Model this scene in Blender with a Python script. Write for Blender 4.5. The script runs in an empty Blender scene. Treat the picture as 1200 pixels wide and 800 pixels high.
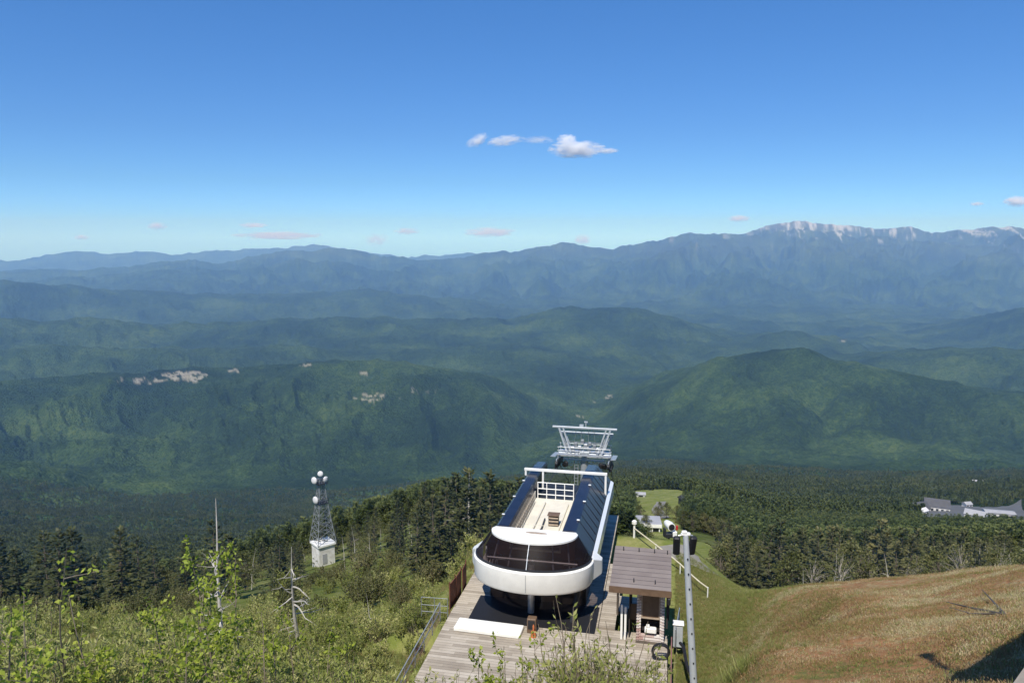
import bpy, math, random
import numpy as np
from mathutils import Vector, Matrix

scene = bpy.context.scene
C = scene.collection
R = math.radians
rng = np.random.RandomState(7)
random.seed(11)

# ------------------------------------------------------------------ camera
cam_d = bpy.data.cameras.new('camera')
cam_d.lens = 26.0
cam_d.sensor_width = 36.0
cam_d.clip_start = 0.1
cam_d.clip_end = 400000.0
cam = bpy.data.objects.new('camera', cam_d)
C.objects.link(cam)
cam.location = (0, 0, 0)
cam.rotation_euler = (R(90 - 8.0), 0, 0)
scene.camera = cam

# ------------------------------------------------------------------ light
SUN_EL, SUN_AZ = 56.0, 198.0
world = bpy.data.worlds.new('World')
scene.world = world
world.use_nodes = True
wn, wl = world.node_tree.nodes, world.node_tree.links
bg = wn['Background']
sky = wn.new('ShaderNodeTexSky')
sky.sky_type = 'NISHITA'
sky.sun_disc = False
sky.sun_elevation = R(SUN_EL)
sky.sun_rotation = R(SUN_AZ)
sky.altitude = 2200.0
sky.air_density = 1.0
sky.dust_density = 0.0
sky.ozone_density = 3.0
# clear mountain air: the sky's own gradient, a deeper blue aloft and no yellow at the horizon
w_tc = wn.new('ShaderNodeTexCoord'); w_sep = wn.new('ShaderNodeSeparateXYZ'); wl.new(w_tc.outputs['Generated'], w_sep.inputs[0])
w_rp = wn.new('ShaderNodeValToRGB')
_st = [(0.0, (.44, .88, 1.62)), (.03, (.39, .74, 1.32)), (.07, (.375, .66, 1.02)), (.13, (.37, .645, .985)), (.27, (.375, .73, 1.11)), (.45, (.40, .91, 1.38))]
_e = w_rp.color_ramp.elements
_e[0].position, _e[0].color = _st[0][0], (*_st[0][1], 1); _e[1].position, _e[1].color = _st[-1][0], (*_st[-1][1], 1)
for _p, _c in _st[1:-1]:
    _k = _e.new(_p); _k.color = (*_c, 1)
wl.new(w_sep.outputs[2], w_rp.inputs[0])
w_mx = wn.new('ShaderNodeMix'); w_mx.data_type = 'RGBA'; w_mx.blend_type = 'MULTIPLY'; w_mx.inputs[0].default_value = 1.0
wl.new(sky.outputs[0], w_mx.inputs[6]); wl.new(w_rp.outputs[0], w_mx.inputs[7]); wl.new(w_mx.outputs[2], bg.inputs[0])
bg.inputs[1].default_value = 0.115

sun_d = bpy.data.lights.new('sun', 'SUN')
sun_d.energy = 5.0
sun_d.angle = R(0.53)
sun_d.color = (1.0, 0.95, 0.87)
sun = bpy.data.objects.new('sun', sun_d)
C.objects.link(sun)
SDIR = Vector((math.sin(R(SUN_AZ)) * math.cos(R(SUN_EL)), math.cos(R(SUN_AZ)) * math.cos(R(SUN_EL)), math.sin(R(SUN_EL))))
sun.rotation_euler = SDIR.to_track_quat('Z', 'Y').to_euler()
sun.location = (-20, -60, 80)

scene.view_settings.view_transform = 'Standard'
scene.view_settings.look = 'None'
scene.view_settings.gamma = 1.0
scene.view_settings.use_curve_mapping = False
scene.view_settings.exposure = 0.15
scene.render.engine = 'CYCLES'
cy = scene.cycles
cy.use_denoising = True
cy.max_bounces = 6
cy.diffuse_bounces = 3
cy.glossy_bounces = 3
cy.transmission_bounces = 4
cy.volume_bounces = 8
cy.transparent_max_bounces = 12
cy.volume_step_rate = 1.0
cy.sample_clamp_indirect = 6.0

# ------------------------------------------------------------------ pixel <-> place (pixels of the 1200 x 800 photograph)
F = 866.67
c8, s8 = math.cos(R(8)), math.sin(R(8))
def ray(px, py):
    u = (px - 600) / F
    v = (400 - py) / F
    return np.array((u, c8 + v * s8, -s8 + v * c8))
def onz(px, py, z):
    d = ray(px, py)
    return d * (z / d[2])
def at_y(px, py, Y):
    d = ray(px, py)
    return d * (Y / d[1])
def at_r(px, py, r):
    d = ray(px, py)
    return d * (r / math.hypot(d[0], d[1]))
def project(x, y, z):
    zc = y * c8 - z * s8
    yc = y * s8 + z * c8
    return 600 + F * x / zc, 400 - F * yc / zc

# ------------------------------------------------------------------ noise
def _table(seed):
    return np.random.RandomState(seed).rand(256, 256)
_tabs = {}
def vnoise(x, y, seed=0):
    t = _tabs.setdefault(seed, _table(seed))
    xi = np.floor(x).astype(np.int64); yi = np.floor(y).astype(np.int64)
    fx = x - xi; fy = y - yi
    fx = fx * fx * (3 - 2 * fx); fy = fy * fy * (3 - 2 * fy)
    x0 = xi & 255; x1 = (xi + 1) & 255; y0 = yi & 255; y1 = (yi + 1) & 255
    return (t[x0, y0] * (1 - fx) + t[x1, y0] * fx) * (1 - fy) + (t[x0, y1] * (1 - fx) + t[x1, y1] * fx) * fy
def fbm(x, y, seed=0, octv=4, gain=0.5):
    a, s, n = 1.0, 0.0, 0.0
    for k in range(octv):
        s = s + a * (vnoise(x * 2.03 ** k + 17.3 * k, y * 2.03 ** k - 9.1 * k, seed + k) * 2 - 1)
        n += a; a *= gain
    return s / n
def ridged(x, y, seed=0, octv=4, gain=0.5):
    a, s, n = 1.0, 0.0, 0.0
    for k in range(octv):
        s = s + a * (1 - 2 * np.abs(vnoise(x * 2.07 ** k + 5.7 * k, y * 2.07 ** k + 3.3 * k, seed + k) * 2 - 1))
        n += a; a *= gain
    return s / n
def sstep(a, b, x):
    t = np.clip((x - a) / (b - a), 0, 1)
    return t * t * (3 - 2 * t)

# ------------------------------------------------------------------ terrain height
RR = [2, 5, 12, 18, 25, 33, 40, 45, 50, 65, 85, 110, 150, 200, 260, 350, 500, 750, 1000, 1500, 2200, 3000, 3500]
COLS = {
 -250: [None, None, 880, 835, 808, 790, 776, 768, 760, 748, 736, 728, 735, 745, 745, 725, 705, 685, 668, 643, 606, 571, 550],
 0:    [None, None, 880, 830, 805, 787, 773, 764, 756, 742, 730, 722, 727, 738, 738, 720, 700, 680, 665, 640, 605, 570, 550],
 150:  [None, None, 880, 830, 805, 787, 771, 761, 752, 732, 716, 706, 711, 720, 722, 712, 697, 680, 665, 640, 605, 570, 550],
 300:  [None, None, 885, 835, 808, 789, 773, 762, 752, 730, 706, 688, 676, 670, 674, 688, 688, 680, 662, 636, 603, 570, 549],
 400:  [None, None, 900, 850, 815, 792, 772, 760, 748, 721, 692, 669, 652, 640, 634, 644, 660, 662, 655, 632, 601, 570, 548],
 520:  [None, None, 950, 890, 845, 800, 768, 752, 738, 706, 668, 640, 615, 600, 594, 602, 612, 618, 618, 605, 590, 566, 546],
 620:  [None, None, 980, 920, 860, 806, 770, 752, 740, 712, 680, 655, 632, 614, 602, 598, 598, 594, 588, 578, 568, 556, 540],
 700:  [None, None, 980, 920, 858, 804, 768, 752, 740, 715, 690, 668, 650, 636, 622, 606, 590, 578, 571, 563, 555, 545, 534],
 790:  [None, None, 960, 890, 830, 795, 768, 755, 745, 725, 703, 682, 659, 640, 622, 602, 585, 575, 569, 562, 554, 545, 534],
 830:  [None, None, 960, 890, 822, 762, 726, 715, 710, 714, 702, 684, 661, 641, 624, 606, 590, 579, 573, 565, 556, 546, 535],
 900:  [None, None, 940, 805, 746, 712, 694, 690, 692, 712, 714, 705, 690, 672, 655, 635, 618, 600, 588, 575, 562, 548, 535],
 1000: [None, None, 925, 796, 735, 702, 684, 681, 684, 703, 708, 700, 688, 672, 658, 640, 622, 606, 595, 580, 566, 550, 536],
 1100: [None, None, 910, 785, 725, 690, 673, 671, 676, 697, 701, 695, 684, 670, 657, 640, 623, 608, 597, 581, 567, 551, 537],
 1200: [None, None, 895, 765, 708, 674, 660, 660, 667, 690, 695, 690, 680, 668, 655, 640, 624, 610, 599, 582, 568, 552, 538],
 1450: [None, None, 870, 745, 690, 655, 642, 642, 650, 675, 684, 682, 674, 664, 653, 640, 625, 612, 602, 585, 570, 553, 540],
}
def _build_table():
    lr = np.arange(math.log(2.0), math.log(60000.0), 0.02)
    azs = np.arange(-56, 56.01, 0.25)
    cols_az, cols_t = [], []
    far_r = np.array([4600, 8000, 15000, 60000.0]); far_z = np.array([-1180, -1260, -1350, -1400.0])
    for px, rows in sorted(COLS.items()):
        d = ray(px, 690)
        cols_az.append(math.degrees(math.atan2(d[0], d[1])))
        rs, ts = [2.0, 5.0], [-4.2 / 2.0, -5.6 / 5.0]
        for r, row in zip(RR, rows):
            if row is None: continue
            dd = ray(px, row)
            rs.append(r); ts.append(dd[2] / math.hypot(dd[0], dd[1]))
        rs += list(far_r); ts += list(far_z / far_r)
        cols_t.append(np.interp(lr, np.log(rs), ts))
    cols_t = np.array(cols_t)
    T = np.empty((len(azs), len(lr)))
    for j in range(len(lr)):
        T[:, j] = np.interp(azs, cols_az, cols_t[:, j])
    for _ in range(3):
        P = np.pad(T, ((2, 2), (2, 2)), mode='edge')
        T = sum(P[i:i + T.shape[0], 2:-2] for i in range(5)) / 5
        P = np.pad(T, ((2, 2), (2, 2)), mode='edge')
        T = sum(P[2:-2, i:i + T.shape[1]] for i in range(5)) / 5
    return azs, lr, T
AZS, LRS, TAB = _build_table()
def table(az, r):
    i = np.clip((az - AZS[0]) / 0.25, 0, len(AZS) - 1.001)
    j = np.clip((np.log(np.maximum(r, 2.0)) - LRS[0]) / 0.02, 0, len(LRS) - 1.001)
    i0 = i.astype(int); j0 = j.astype(int); fi = i - i0; fj = j - j0
    return (TAB[i0, j0] * (1 - fi) + TAB[i0 + 1, j0] * fi) * (1 - fj) + (TAB[i0, j0 + 1] * (1 - fi) + TAB[i0 + 1, j0 + 1] * fi) * fj

# far ridges: distance, front length, back length, roundness, spur strength, spur width, crest noise, crest line
RIDGES = [
 (3050, 700, 500, 'hill', 0.25, 260, 10, [(-400, 560), (-200, 545), (0, 540), (40, 545), (75, 556), (110, 572), (160, 600), (300, 640)]),
 (5000, 1900, 1500, 'flat', 0.75, 430, 18, [(-500, 490), (-300, 478), (-100, 465), (0, 456), (60, 449), (150, 443), (200, 438), (320, 433), (360, 427), (450, 428), (520, 433), (560, 441), (600, 462), (640, 490), (690, 530), (760, 580)]),
 (4900, 1500, 1800, 'hill', 0.62, 480, 12, [(560, 590), (640, 528), (690, 494), (740, 467), (780, 443), (830, 426), (870, 415), (925, 410), (960, 416), (1000, 426), (1060, 441), (1130, 456), (1200, 468), (1300, 482), (1500, 500)]),
 (6300, 1500, 1500, 'hill', 0.4, 450, 20, [(420, 470), (520, 442), (600, 433), (680, 440), (740, 452), (800, 470), (860, 500)]),
 (7200, 1400, 1400, 'hill', 0.4, 500, 20, [(900, 440), (970, 425), (1020, 416), (1060, 411), (1120, 406), (1200, 406), (1350, 398), (1500, 395)]),
 (7400, 1800, 1500, 'hill', 0.5, 500, 30, [(-500, 400), (-200, 408), (0, 412), (120, 402), (220, 410), (330, 406), (450, 414), (560, 408), (650, 412), (760, 425), (860, 445)]),
 (9500, 2000, 1800, 'hill', 0.45, 700, 30, [(-500, 370), (-200, 376), (0, 373), (100, 373), (200, 379), (350, 373), (500, 376), (600, 374), (650, 362), (700, 359), (760, 364), (800, 374), (850, 391), (900, 408), (960, 440)]),
 (9000, 1600, 1500, 'hill', 0.4, 600, 25, [(800, 430), (850, 402), (900, 389), (935, 386), (960, 392), (1000, 404), (1040, 420), (1100, 450)]),
 (12000, 2600, 2000, 'hill', 0.45, 800, 35, [(880, 450), (940, 416), (1000, 399), (1040, 392), (1100, 380), (1150, 371), (1200, 360), (1350, 345), (1550, 340)]),
 (14500, 2600, 2000, 'hill', 0.4, 900, 40, [(-500, 315), (-200, 318), (0, 327), (50, 332), (150, 340), (240, 344), (300, 343), (400, 342), (435, 338), (470, 345), (540, 352), (590, 359), (620, 373), (700, 400)]),
 (17500, 4000, 2500, 'mount', 0.5, 1100, 40, [(560, 385), (640, 362), (720, 352), (800, 347), (860, 339), (900, 338), (950, 346), (1000, 358), (1100, 372)]),
 (20500, 4500, 3000, 'mount', 0.6, 1100, 50, [(-300, 345), (0, 336), (80, 329), (160, 323), (260, 320), (340, 313), (430, 319), (520, 324), (600, 317), (680, 322), (760, 312), (840, 318), (920, 323), (1010, 313), (1100, 321), (1200, 312), (1400, 320)]),
 (24000, 8500, 4000, 'mount', 0.62, 1500, 45, [(-500, 330), (-200, 325), (0, 319), (100, 313), (180, 306), (230, 304), (250, 309), (300, 299), (340, 293), (380, 288), (410, 291), (450, 298), (500, 305), (540, 299), (575, 292), (600, 294), (640, 288), (658, 282), (680, 286), (710, 291), (740, 286), (780, 278), (800, 272), (820, 272), (850, 274), (900, 278), (1000, 290), (1500, 300)]),
 (27500, 9500, 4000, 'mount', 0.62, 1700, 45, [(650, 310), (760, 290), (800, 274), (850, 274), (880, 268), (900, 262), (920, 258), (940, 257), (960, 260), (975, 258), (1000, 262), (1030, 264), (1050, 266), (1068, 262), (1090, 269), (1130, 269), (1160, 266), (1185, 264), (1200, 267), (1300, 270), (1500, 268)]),
 (38000, 6000, 2600, 'mount', 0.4, 2500, 40, [(-500, 318), (-200, 312), (0, 305), (40, 301), (75, 293), (90, 292), (120, 298), (160, 294), (200, 298), (240, 294), (290, 291), (330, 290), (350, 287), (375, 286), (400, 290), (440, 297), (480, 300), (520, 297), (560, 296), (620, 300), (1000, 320)]),
]
def _crest(ridge):
    Rd, pts = ridge[0], ridge[7]
    a, t = [], []
    for px, py in pts:
        d = ray(px, py)
        a.append(math.degrees(math.atan2(d[0], d[1]))); t.append(Rd * d[2] / math.hypot(d[0], d[1]))
    fa = np.arange(-56, 56.01, 0.1)
    fz = np.interp(fa, a, t)
    k = np.array([1, 2, 3, 2, 1.0]); k /= k.sum()
    fz = np.convolve(np.pad(fz, 2, mode='edge'), k, mode='valid')
    return fa, fz
CRESTS = [_crest(r) for r in RIDGES]

AX = R(12.0)
UX, UY = math.sin(AX), math.cos(AX)          # station axis
VX, VY = math.cos(AX), -math.sin(AX)         # station right
ORG = onz(622, 697, -19.3)
DECK = -21.5
def loc(s, t, z=0.0):
    return Vector((ORG[0] + s * UX + t * VX, ORG[1] + s * UY + t * VY, z))
def to_local(x, y):
    dx, dy = x - ORG[0], y - ORG[1]
    return dx * UX + dy * UY, dx * VX + dy * VY

def height(x, y, fine=True):
    x = np.asarray(x, float); y = np.asarray(y, float)
    r = np.hypot(x, y)
    az = np.degrees(np.arctan2(x, y))
    z = table(az, r) * r
    # open rolling country beyond the valley
    k = sstep(4200, 7000, r)
    z = z + k * 110 * ridged(x / 1500, y / 1500, 40, 5)
    k2 = sstep(700, 1800, r) * (1 - sstep(4200, 6000, r))
    z = z + k2 * (26 * ridged(x / 420, y / 420, 60, 4) + 14 * fbm(x / 900, y / 900, 66, 3))
    k3 = sstep(2600, 3600, r) * (1 - sstep(20000, 26000, r))
    REL = k3 * (62 * (ridged(x / 520 + 0.3 * fbm(x / 700, y / 700, 130, 2), y / 620, 120, 3) - 0.5) + 20 * (ridged(x / 170, y / 190, 125, 2) - 0.5))
    for ridge, (fa, fz) in zip(RIDGES, CRESTS):
        Rd, Lf, Lb, kind, spur, sw, cn, _ = ridge
        m = (r > Rd - Lf * 1.02) & (r < Rd + Lb)
        if not m.any(): continue
        xm, ym, rm, am, zm = x[m], y[m], r[m], az[m], z[m]
        cz = np.interp(am, fa, fz) + cn * fbm(am * Rd * 0.0175 / sw * 2.2, rm * 0 + Rd, 80, 4) * (0.8 if kind != 'mount' else 1.3)
        if kind == 'mount': cz = cz + 95 * (ridged(am * Rd * 0.0175 / 800, rm * 0 + Rd * 0.7, 84, 4, 0.6) - 0.3)
        warp = fbm(xm / (sw * 2), ym / (sw * 2), 90, 3)
        t = np.where(rm < Rd, (Rd - rm) / Lf, (rm - Rd) / Lb)
        t = np.clip(t, 0, 1)
        if kind == 'hill': p = 0.5 * (1 + np.cos(np.pi * t))
        elif kind == 'flat': p = 1 - sstep(0.12, 1.0, t) * 0.96 - 0.04 * t
        else: p = (1 - t) ** 1.25
        hgt = cz - zm
        ax = am * Rd * 0.0175
        n = ridged((ax + warp * sw * 0.9) / sw, rm / (sw * 2.6) + warp * 0.6 + Rd, 100, 5, 0.55)
        env = np.where(rm < Rd, np.minimum(1, t * 3.2) * (1 - t) ** 0.5, 0.3 * t)
        zr = zm + hgt * p + np.maximum(hgt, 0) * spur * env * (n - 0.62) * (0.75 if kind != 'mount' else 1.15)
        z[m] = np.where(hgt > 0, np.maximum(zm, zr), zm)
    z = z + REL * 0.8
    # level bench for the station deck
    s, t = to_local(x, y)
    ds = np.maximum(np.maximum(-7.5 - s, s - 19.0), 0)
    dt = np.maximum(np.maximum(-5.0 - t, t - 7.6), 0)
    d = np.hypot(ds, dt)
    near = d < 12
    b = 1 - sstep(0.2, np.where(t > 7, 7.5, 7.0), d)
    zb = np.minimum(z, DECK - 0.95)
    zb = np.where((s > 17) | (s < 1), zb, DECK - 0.95)
    z = np.where(near, z * (1 - b) + zb * b, z)
    if fine:
        a = sstep(3, 12, r) * (1 - 0.0 * r)
        z = z + a * (0.32 * fbm(x / 5.5, y / 5.5, 20, 4) + 0.07 * fbm(x / 0.9, y / 0.9, 30, 3)) * (1 - np.where(near, b, 0))
        z = z + sstep(60, 120, r) * 1.4 * fbm(x / 28, y / 28, 25, 3) * (1 - np.where(near, b, 0))
    return z
def ground(x, y):
    return float(height(np.array([x]), np.array([y]))[0])
def hit(px, py, r0=6.0, r1=4000.0):
    """where the line through a pixel of the photograph meets the ground"""
    d = ray(px, py); h = math.hypot(d[0], d[1])
    rs = np.exp(np.linspace(math.log(r0), math.log(r1), 2500))
    X, Y, Z = d[0] * rs / h, d[1] * rs / h, d[2] * rs / h
    below = np.nonzero(Z <= height(X, Y))[0]
    k = below[0] if len(below) else len(rs) - 1
    return np.array((X[k], Y[k], Z[k]))

# ------------------------------------------------------------------ materials
def new_mat(name):
    m = bpy.data.materials.new(name)
    m.use_nodes = True
    nt = m.node_tree
    return m, nt, nt.nodes, nt.links, nt.nodes['Principled BSDF']
def tex_noise(nt, scale, detail=4, rough=0.55, vec=None, dist=0.0):
    n = nt.nodes.new('ShaderNodeTexNoise')
    n.inputs['Scale'].default_value = scale
    n.inputs['Detail'].default_value = detail
    n.inputs['Roughness'].default_value = rough
    n.inputs['Distortion'].default_value = dist
    if vec is not None: nt.links.new(vec, n.inputs['Vector'])
    return n
def ramp(nt, fac, stops, mode='LINEAR'):
    n = nt.nodes.new('ShaderNodeValToRGB')
    n.color_ramp.interpolation = mode
    e = n.color_ramp.elements
    e[0].position, e[0].color = stops[0][0], (*stops[0][1], 1)
    e[1].position, e[1].color = stops[-1][0], (*stops[-1][1], 1)
    for p, c in stops[1:-1]:
        k = e.new(p); k.color = (*c, 1)
    nt.links.new(fac, n.inputs[0])
    return n.outputs[0]
def mix(nt, fac, a, b, mode='MIX'):
    n = nt.nodes.new('ShaderNodeMix')
    n.data_type = 'RGBA'; n.blend_type = mode
    if isinstance(fac, float): n.inputs[0].default_value = fac
    else: nt.links.new(fac, n.inputs[0])
    for v, i in ((a, 6), (b, 7)):
        if isinstance(v, tuple): n.inputs[i].default_value = (*v, 1)
        else: nt.links.new(v, n.inputs[i])
    return n.outputs[2]
def math_node(nt, op, a, b=0.0, clamp=False):
    n = nt.nodes.new('ShaderNodeMath'); n.operation = op; n.use_clamp = clamp
    for v, i in ((a, 0), (b, 1)):
        if isinstance(v, (int, float)): n.inputs[i].default_value = v
        else: nt.links.new(v, n.inputs[i])
    return n.outputs[0]
def bump(nt, height_, strength, dist, normal=None):
    n = nt.nodes.new('ShaderNodeBump')
    n.inputs['Strength'].default_value = strength
    n.inputs['Distance'].default_value = dist
    nt.links.new(height_, n.inputs['Height'])
    if normal is not None: nt.links.new(normal, n.inputs['Normal'])
    return n.outputs[0]

def surface(name, col, rough=0.6, metal=0.0, vary=0.25, scale=3.0, bmp=0.15, col2=None, spec=0.5, coat=0.0):
    """worn paint, metal, concrete: colour that wanders a little and a faint bump"""
    m, nt, N, L, P = new_mat(name)
    tc = N.new('ShaderNodeTexCoord')
    n1 = tex_noise(nt, scale, 6, 0.6, tc.outputs['Object'])
    n2 = tex_noise(nt, scale * 9, 4, 0.6, tc.outputs['Object'])
    c2 = col2 or tuple(c * (1 - vary) for c in col)
    c = ramp(nt, n1.outputs[0], [(0.35, c2), (0.6, col)])
    c = mix(nt, math_node(nt, 'MULTIPLY', n2.outputs[0], 0.35), c, tuple(c_ * (1 - vary * 0.6) for c_ in col))
    L.new(c, P.inputs['Base Color'])
    P.inputs['Roughness'].default_value = rough
    P.inputs['Metallic'].default_value = metal
    P.inputs['Specular IOR Level'].default_value = spec
    P.inputs['Coat Weight'].default_value = coat
    if bmp: L.new(bump(nt, n2.outputs[0], bmp, 0.01), P.inputs['Normal'])
    return m

def leaf_mat(name, dark, light, tip=None, trans=0.25, big=0.06, own=0.5, place=0.9):
    """leaves: every leaf its own green, every plant its own cast"""
    m, nt, N, L, P = new_mat(name)
    geo = N.new('ShaderNodeNewGeometry')
    oi = N.new('ShaderNodeObjectInfo')
    n = tex_noise(nt, big, 2, 0.5, geo.outputs['Position'])
    f = math_node(nt, 'ADD', math_node(nt, 'MULTIPLY', geo.outputs['Random Per Island'], own), math_node(nt, 'MULTIPLY', oi.outputs['Random'], 0.35))
    f = math_node(nt, 'ADD', f, math_node(nt, 'MULTIPLY', math_node(nt, 'SUBTRACT', n.outputs[0], 0.4), place), True)
    stops = [(0.0, dark), (0.75, light)] if tip is None else [(0.0, dark), (0.55, light), (0.95, tip)]
    c = ramp(nt, f, stops)
    L.new(c, P.inputs['Base Color'])
    P.inputs['Roughness'].default_value = 0.55
    P.inputs['Specular IOR Level'].default_value = 0.3
    tr = N.new('ShaderNodeBsdfTranslucent')
    L.new(c, tr.inputs[0])
    mx = N.new('ShaderNodeMixShader'); mx.inputs[0].default_value = trans
    L.new(P.outputs[0], mx.inputs[1]); L.new(tr.outputs[0], mx.inputs[2])
    L.new(mx.outputs[0], N['Material Output'].inputs[0])
    return m

M = {}
M['conifer'] = leaf_mat('conifer_needles', (0.026, 0.032, 0.012), (0.058, 0.068, 0.022), (0.115, 0.112, 0.038), 0.15)
M['ragged_conifer'] = leaf_mat('ragged_conifer_needles', (0.034, 0.04, 0.014), (0.082, 0.086, 0.029), (0.16, 0.145, 0.055), 0.15, 0.06, 0.5, 1.2)
M['broad'] = leaf_mat('broad_leaves', (0.055, 0.066, 0.02), (0.125, 0.135, 0.042), (0.24, 0.21, 0.095), 0.28)
M['far_forest'] = leaf_mat('forest_leaves', (0.034, 0.052, 0.015), (0.085, 0.112, 0.03), (0.165, 0.175, 0.055), 0.2, 0.012, 0.5, 1.2)
M['willow'] = leaf_mat('willow_leaves', (0.11, 0.14, 0.03), (0.29, 0.32, 0.075), (0.50, 0.47, 0.19), 0.38, 0.25, 0.5, 1.2)
M['lime'] = leaf_mat('lime_leaves', (0.12, 0.17, 0.02), (0.30, 0.36, 0.04), (0.45, 0.48, 0.07), 0.4, 0.3)
M['grass'] = leaf_mat('grass_blades', (0.12, 0.155, 0.032), (0.24, 0.265, 0.07), (0.38, 0.34, 0.15), 0.3, 0.12)
M['dry_grass'] = leaf_mat('dry_grass_blades', (0.14, 0.175, 0.045), (0.36, 0.205, 0.10), (0.50, 0.43, 0.25), 0.25, 0.33, 0.38, 2.4)
M['brown_twig'] = surface('brown_twigs', (0.24, 0.19, 0.13), 0.85, vary=0.4, scale=2)
M['grey_bark'] = surface('grey_birch_bark', (0.36, 0.32, 0.27), 0.9, vary=0.4, scale=2.5, bmp=0.3)
M['bark'] = surface('bark', (0.16, 0.13, 0.10), 0.9, vary=0.5, scale=2.5, bmp=0.5)
M['dead_wood'] = surface('bleached_wood', (0.56, 0.52, 0.45), 0.85, vary=0.4, scale=1.6, bmp=0.4)
M['white'] = surface('cream_paint', (0.86, 0.85, 0.79), 0.42, vary=0.13, scale=1.1, bmp=0.03, coat=0.15)
M['white_side'] = surface('white_side_paint', (0.80, 0.81, 0.80), 0.25, vary=0.08, scale=0.8, bmp=0.03, coat=0.4)
M['channel'] = surface('cream_floor_paint', (0.74, 0.69, 0.56), 0.6, vary=0.16, scale=0.9)
M['tan'] = surface('tan_mesh', (0.42, 0.33, 0.24), 0.7, vary=0.3, scale=4)
M['steel'] = surface('galvanised_steel', (0.52, 0.54, 0.55), 0.42, 0.55, vary=0.2, scale=2.0)
M['steel_pale'] = surface('pale_galvanised_steel', (0.55, 0.58, 0.59), 0.45, 0.25, vary=0.18, scale=2.0)
M['mast_steel'] = surface('weathered_mast_steel', (0.26, 0.28, 0.29), 0.6, 0.2, vary=0.3)
M['dark_metal'] = surface('dark_metal', (0.03, 0.032, 0.036), 0.5, 0.2, vary=0.3)
M['black'] = surface('black_rubber_and_shade', (0.012, 0.012, 0.014), 0.6, vary=0.2)
M['rust'] = surface('rusty_steel', (0.20, 0.07, 0.04), 0.8, vary=0.45, scale=3, bmp=0.3)
M['red_pipe'] = surface('faded_red_pipe', (0.30, 0.14, 0.12), 0.6, vary=0.35, scale=3)
M['red'] = surface('red_paint', (0.45, 0.03, 0.03), 0.5)
M['concrete'] = surface('concrete', (0.44, 0.42, 0.38), 0.9, vary=0.35, scale=1.3, bmp=0.5)
M['hut_wall'] = surface('white_block_wall', (0.74, 0.72, 0.67), 0.85, vary=0.3, scale=0.8, bmp=0.2, col2=(0.50, 0.47, 0.42))
M['brown_panel'] = surface('brown_panel', (0.16, 0.10, 0.06), 0.6, vary=0.3)
M['dark_inside'] = surface('dark_boards_and_shade', (0.035, 0.028, 0.024), 0.8, vary=0.3)
M['asphalt'] = surface('worn_asphalt', (0.125, 0.125, 0.12), 0.9, vary=0.3, scale=0.02, bmp=0.1)
M['track'] = surface('gravel_track', (0.27, 0.25, 0.21), 0.95, vary=0.35, scale=0.3, bmp=0.2)
M['dark_roof'] = surface('dark_slate_roof', (0.07, 0.072, 0.08), 0.7, vary=0.25, scale=0.2)
M['white_wall'] = surface('white_render', (0.64, 0.63, 0.61), 0.7, vary=0.12, scale=0.2)
M['grey_roof'] = surface('pale_grey_roof', (0.36, 0.36, 0.37), 0.6, vary=0.15, scale=0.2)
M['pale_rope'] = surface('pale_yellow_pipe', (0.66, 0.60, 0.42), 0.6, vary=0.2)
M['lamp_glass'] = surface('floodlight_glass', (0.05, 0.055, 0.06), 0.12, vary=0.2)
M['window_glass'] = surface('dark_window_glass', (0.04, 0.045, 0.05), 0.08, vary=0.2, bmp=0)

# station glass: dark tinted sheet over a darker hall
m, nt, N, L, P = new_mat('tinted_glass')
P.inputs['Base Color'].default_value = (0.022, 0.016, 0.017, 1)
P.inputs['Roughness'].default_value = 0.38
P.inputs['Specular IOR Level'].default_value = 0.06
tb = N.new('ShaderNodeBsdfTransparent'); tb.inputs[0].default_value = (0.45, 0.40, 0.41, 1)
mx = N.new('ShaderNodeMixShader'); mx.inputs[0].default_value = 0.55
L.new(tb.outputs[0], mx.inputs[2]); L.new(P.outputs[0], mx.inputs[1])
L.new(mx.outputs[0], N['Material Output'].inputs[0])
M['glass'] = m

# dark navy station cladding with seams
m, nt, N, L, P = new_mat('navy_cladding')
tc = N.new('ShaderNodeTexCoord')
n1 = tex_noise(nt, 0.8, 4, 0.5, tc.outputs['Object'])
L.new(ramp(nt, n1.outputs[0], [(0.35, (0.010, 0.012, 0.024)), (0.65, (0.018, 0.021, 0.038))]), P.inputs['Base Color'])
P.inputs['Roughness'].default_value = 0.22
P.inputs['Specular IOR Level'].default_value = 0.35
M['navy'] = m

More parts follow.
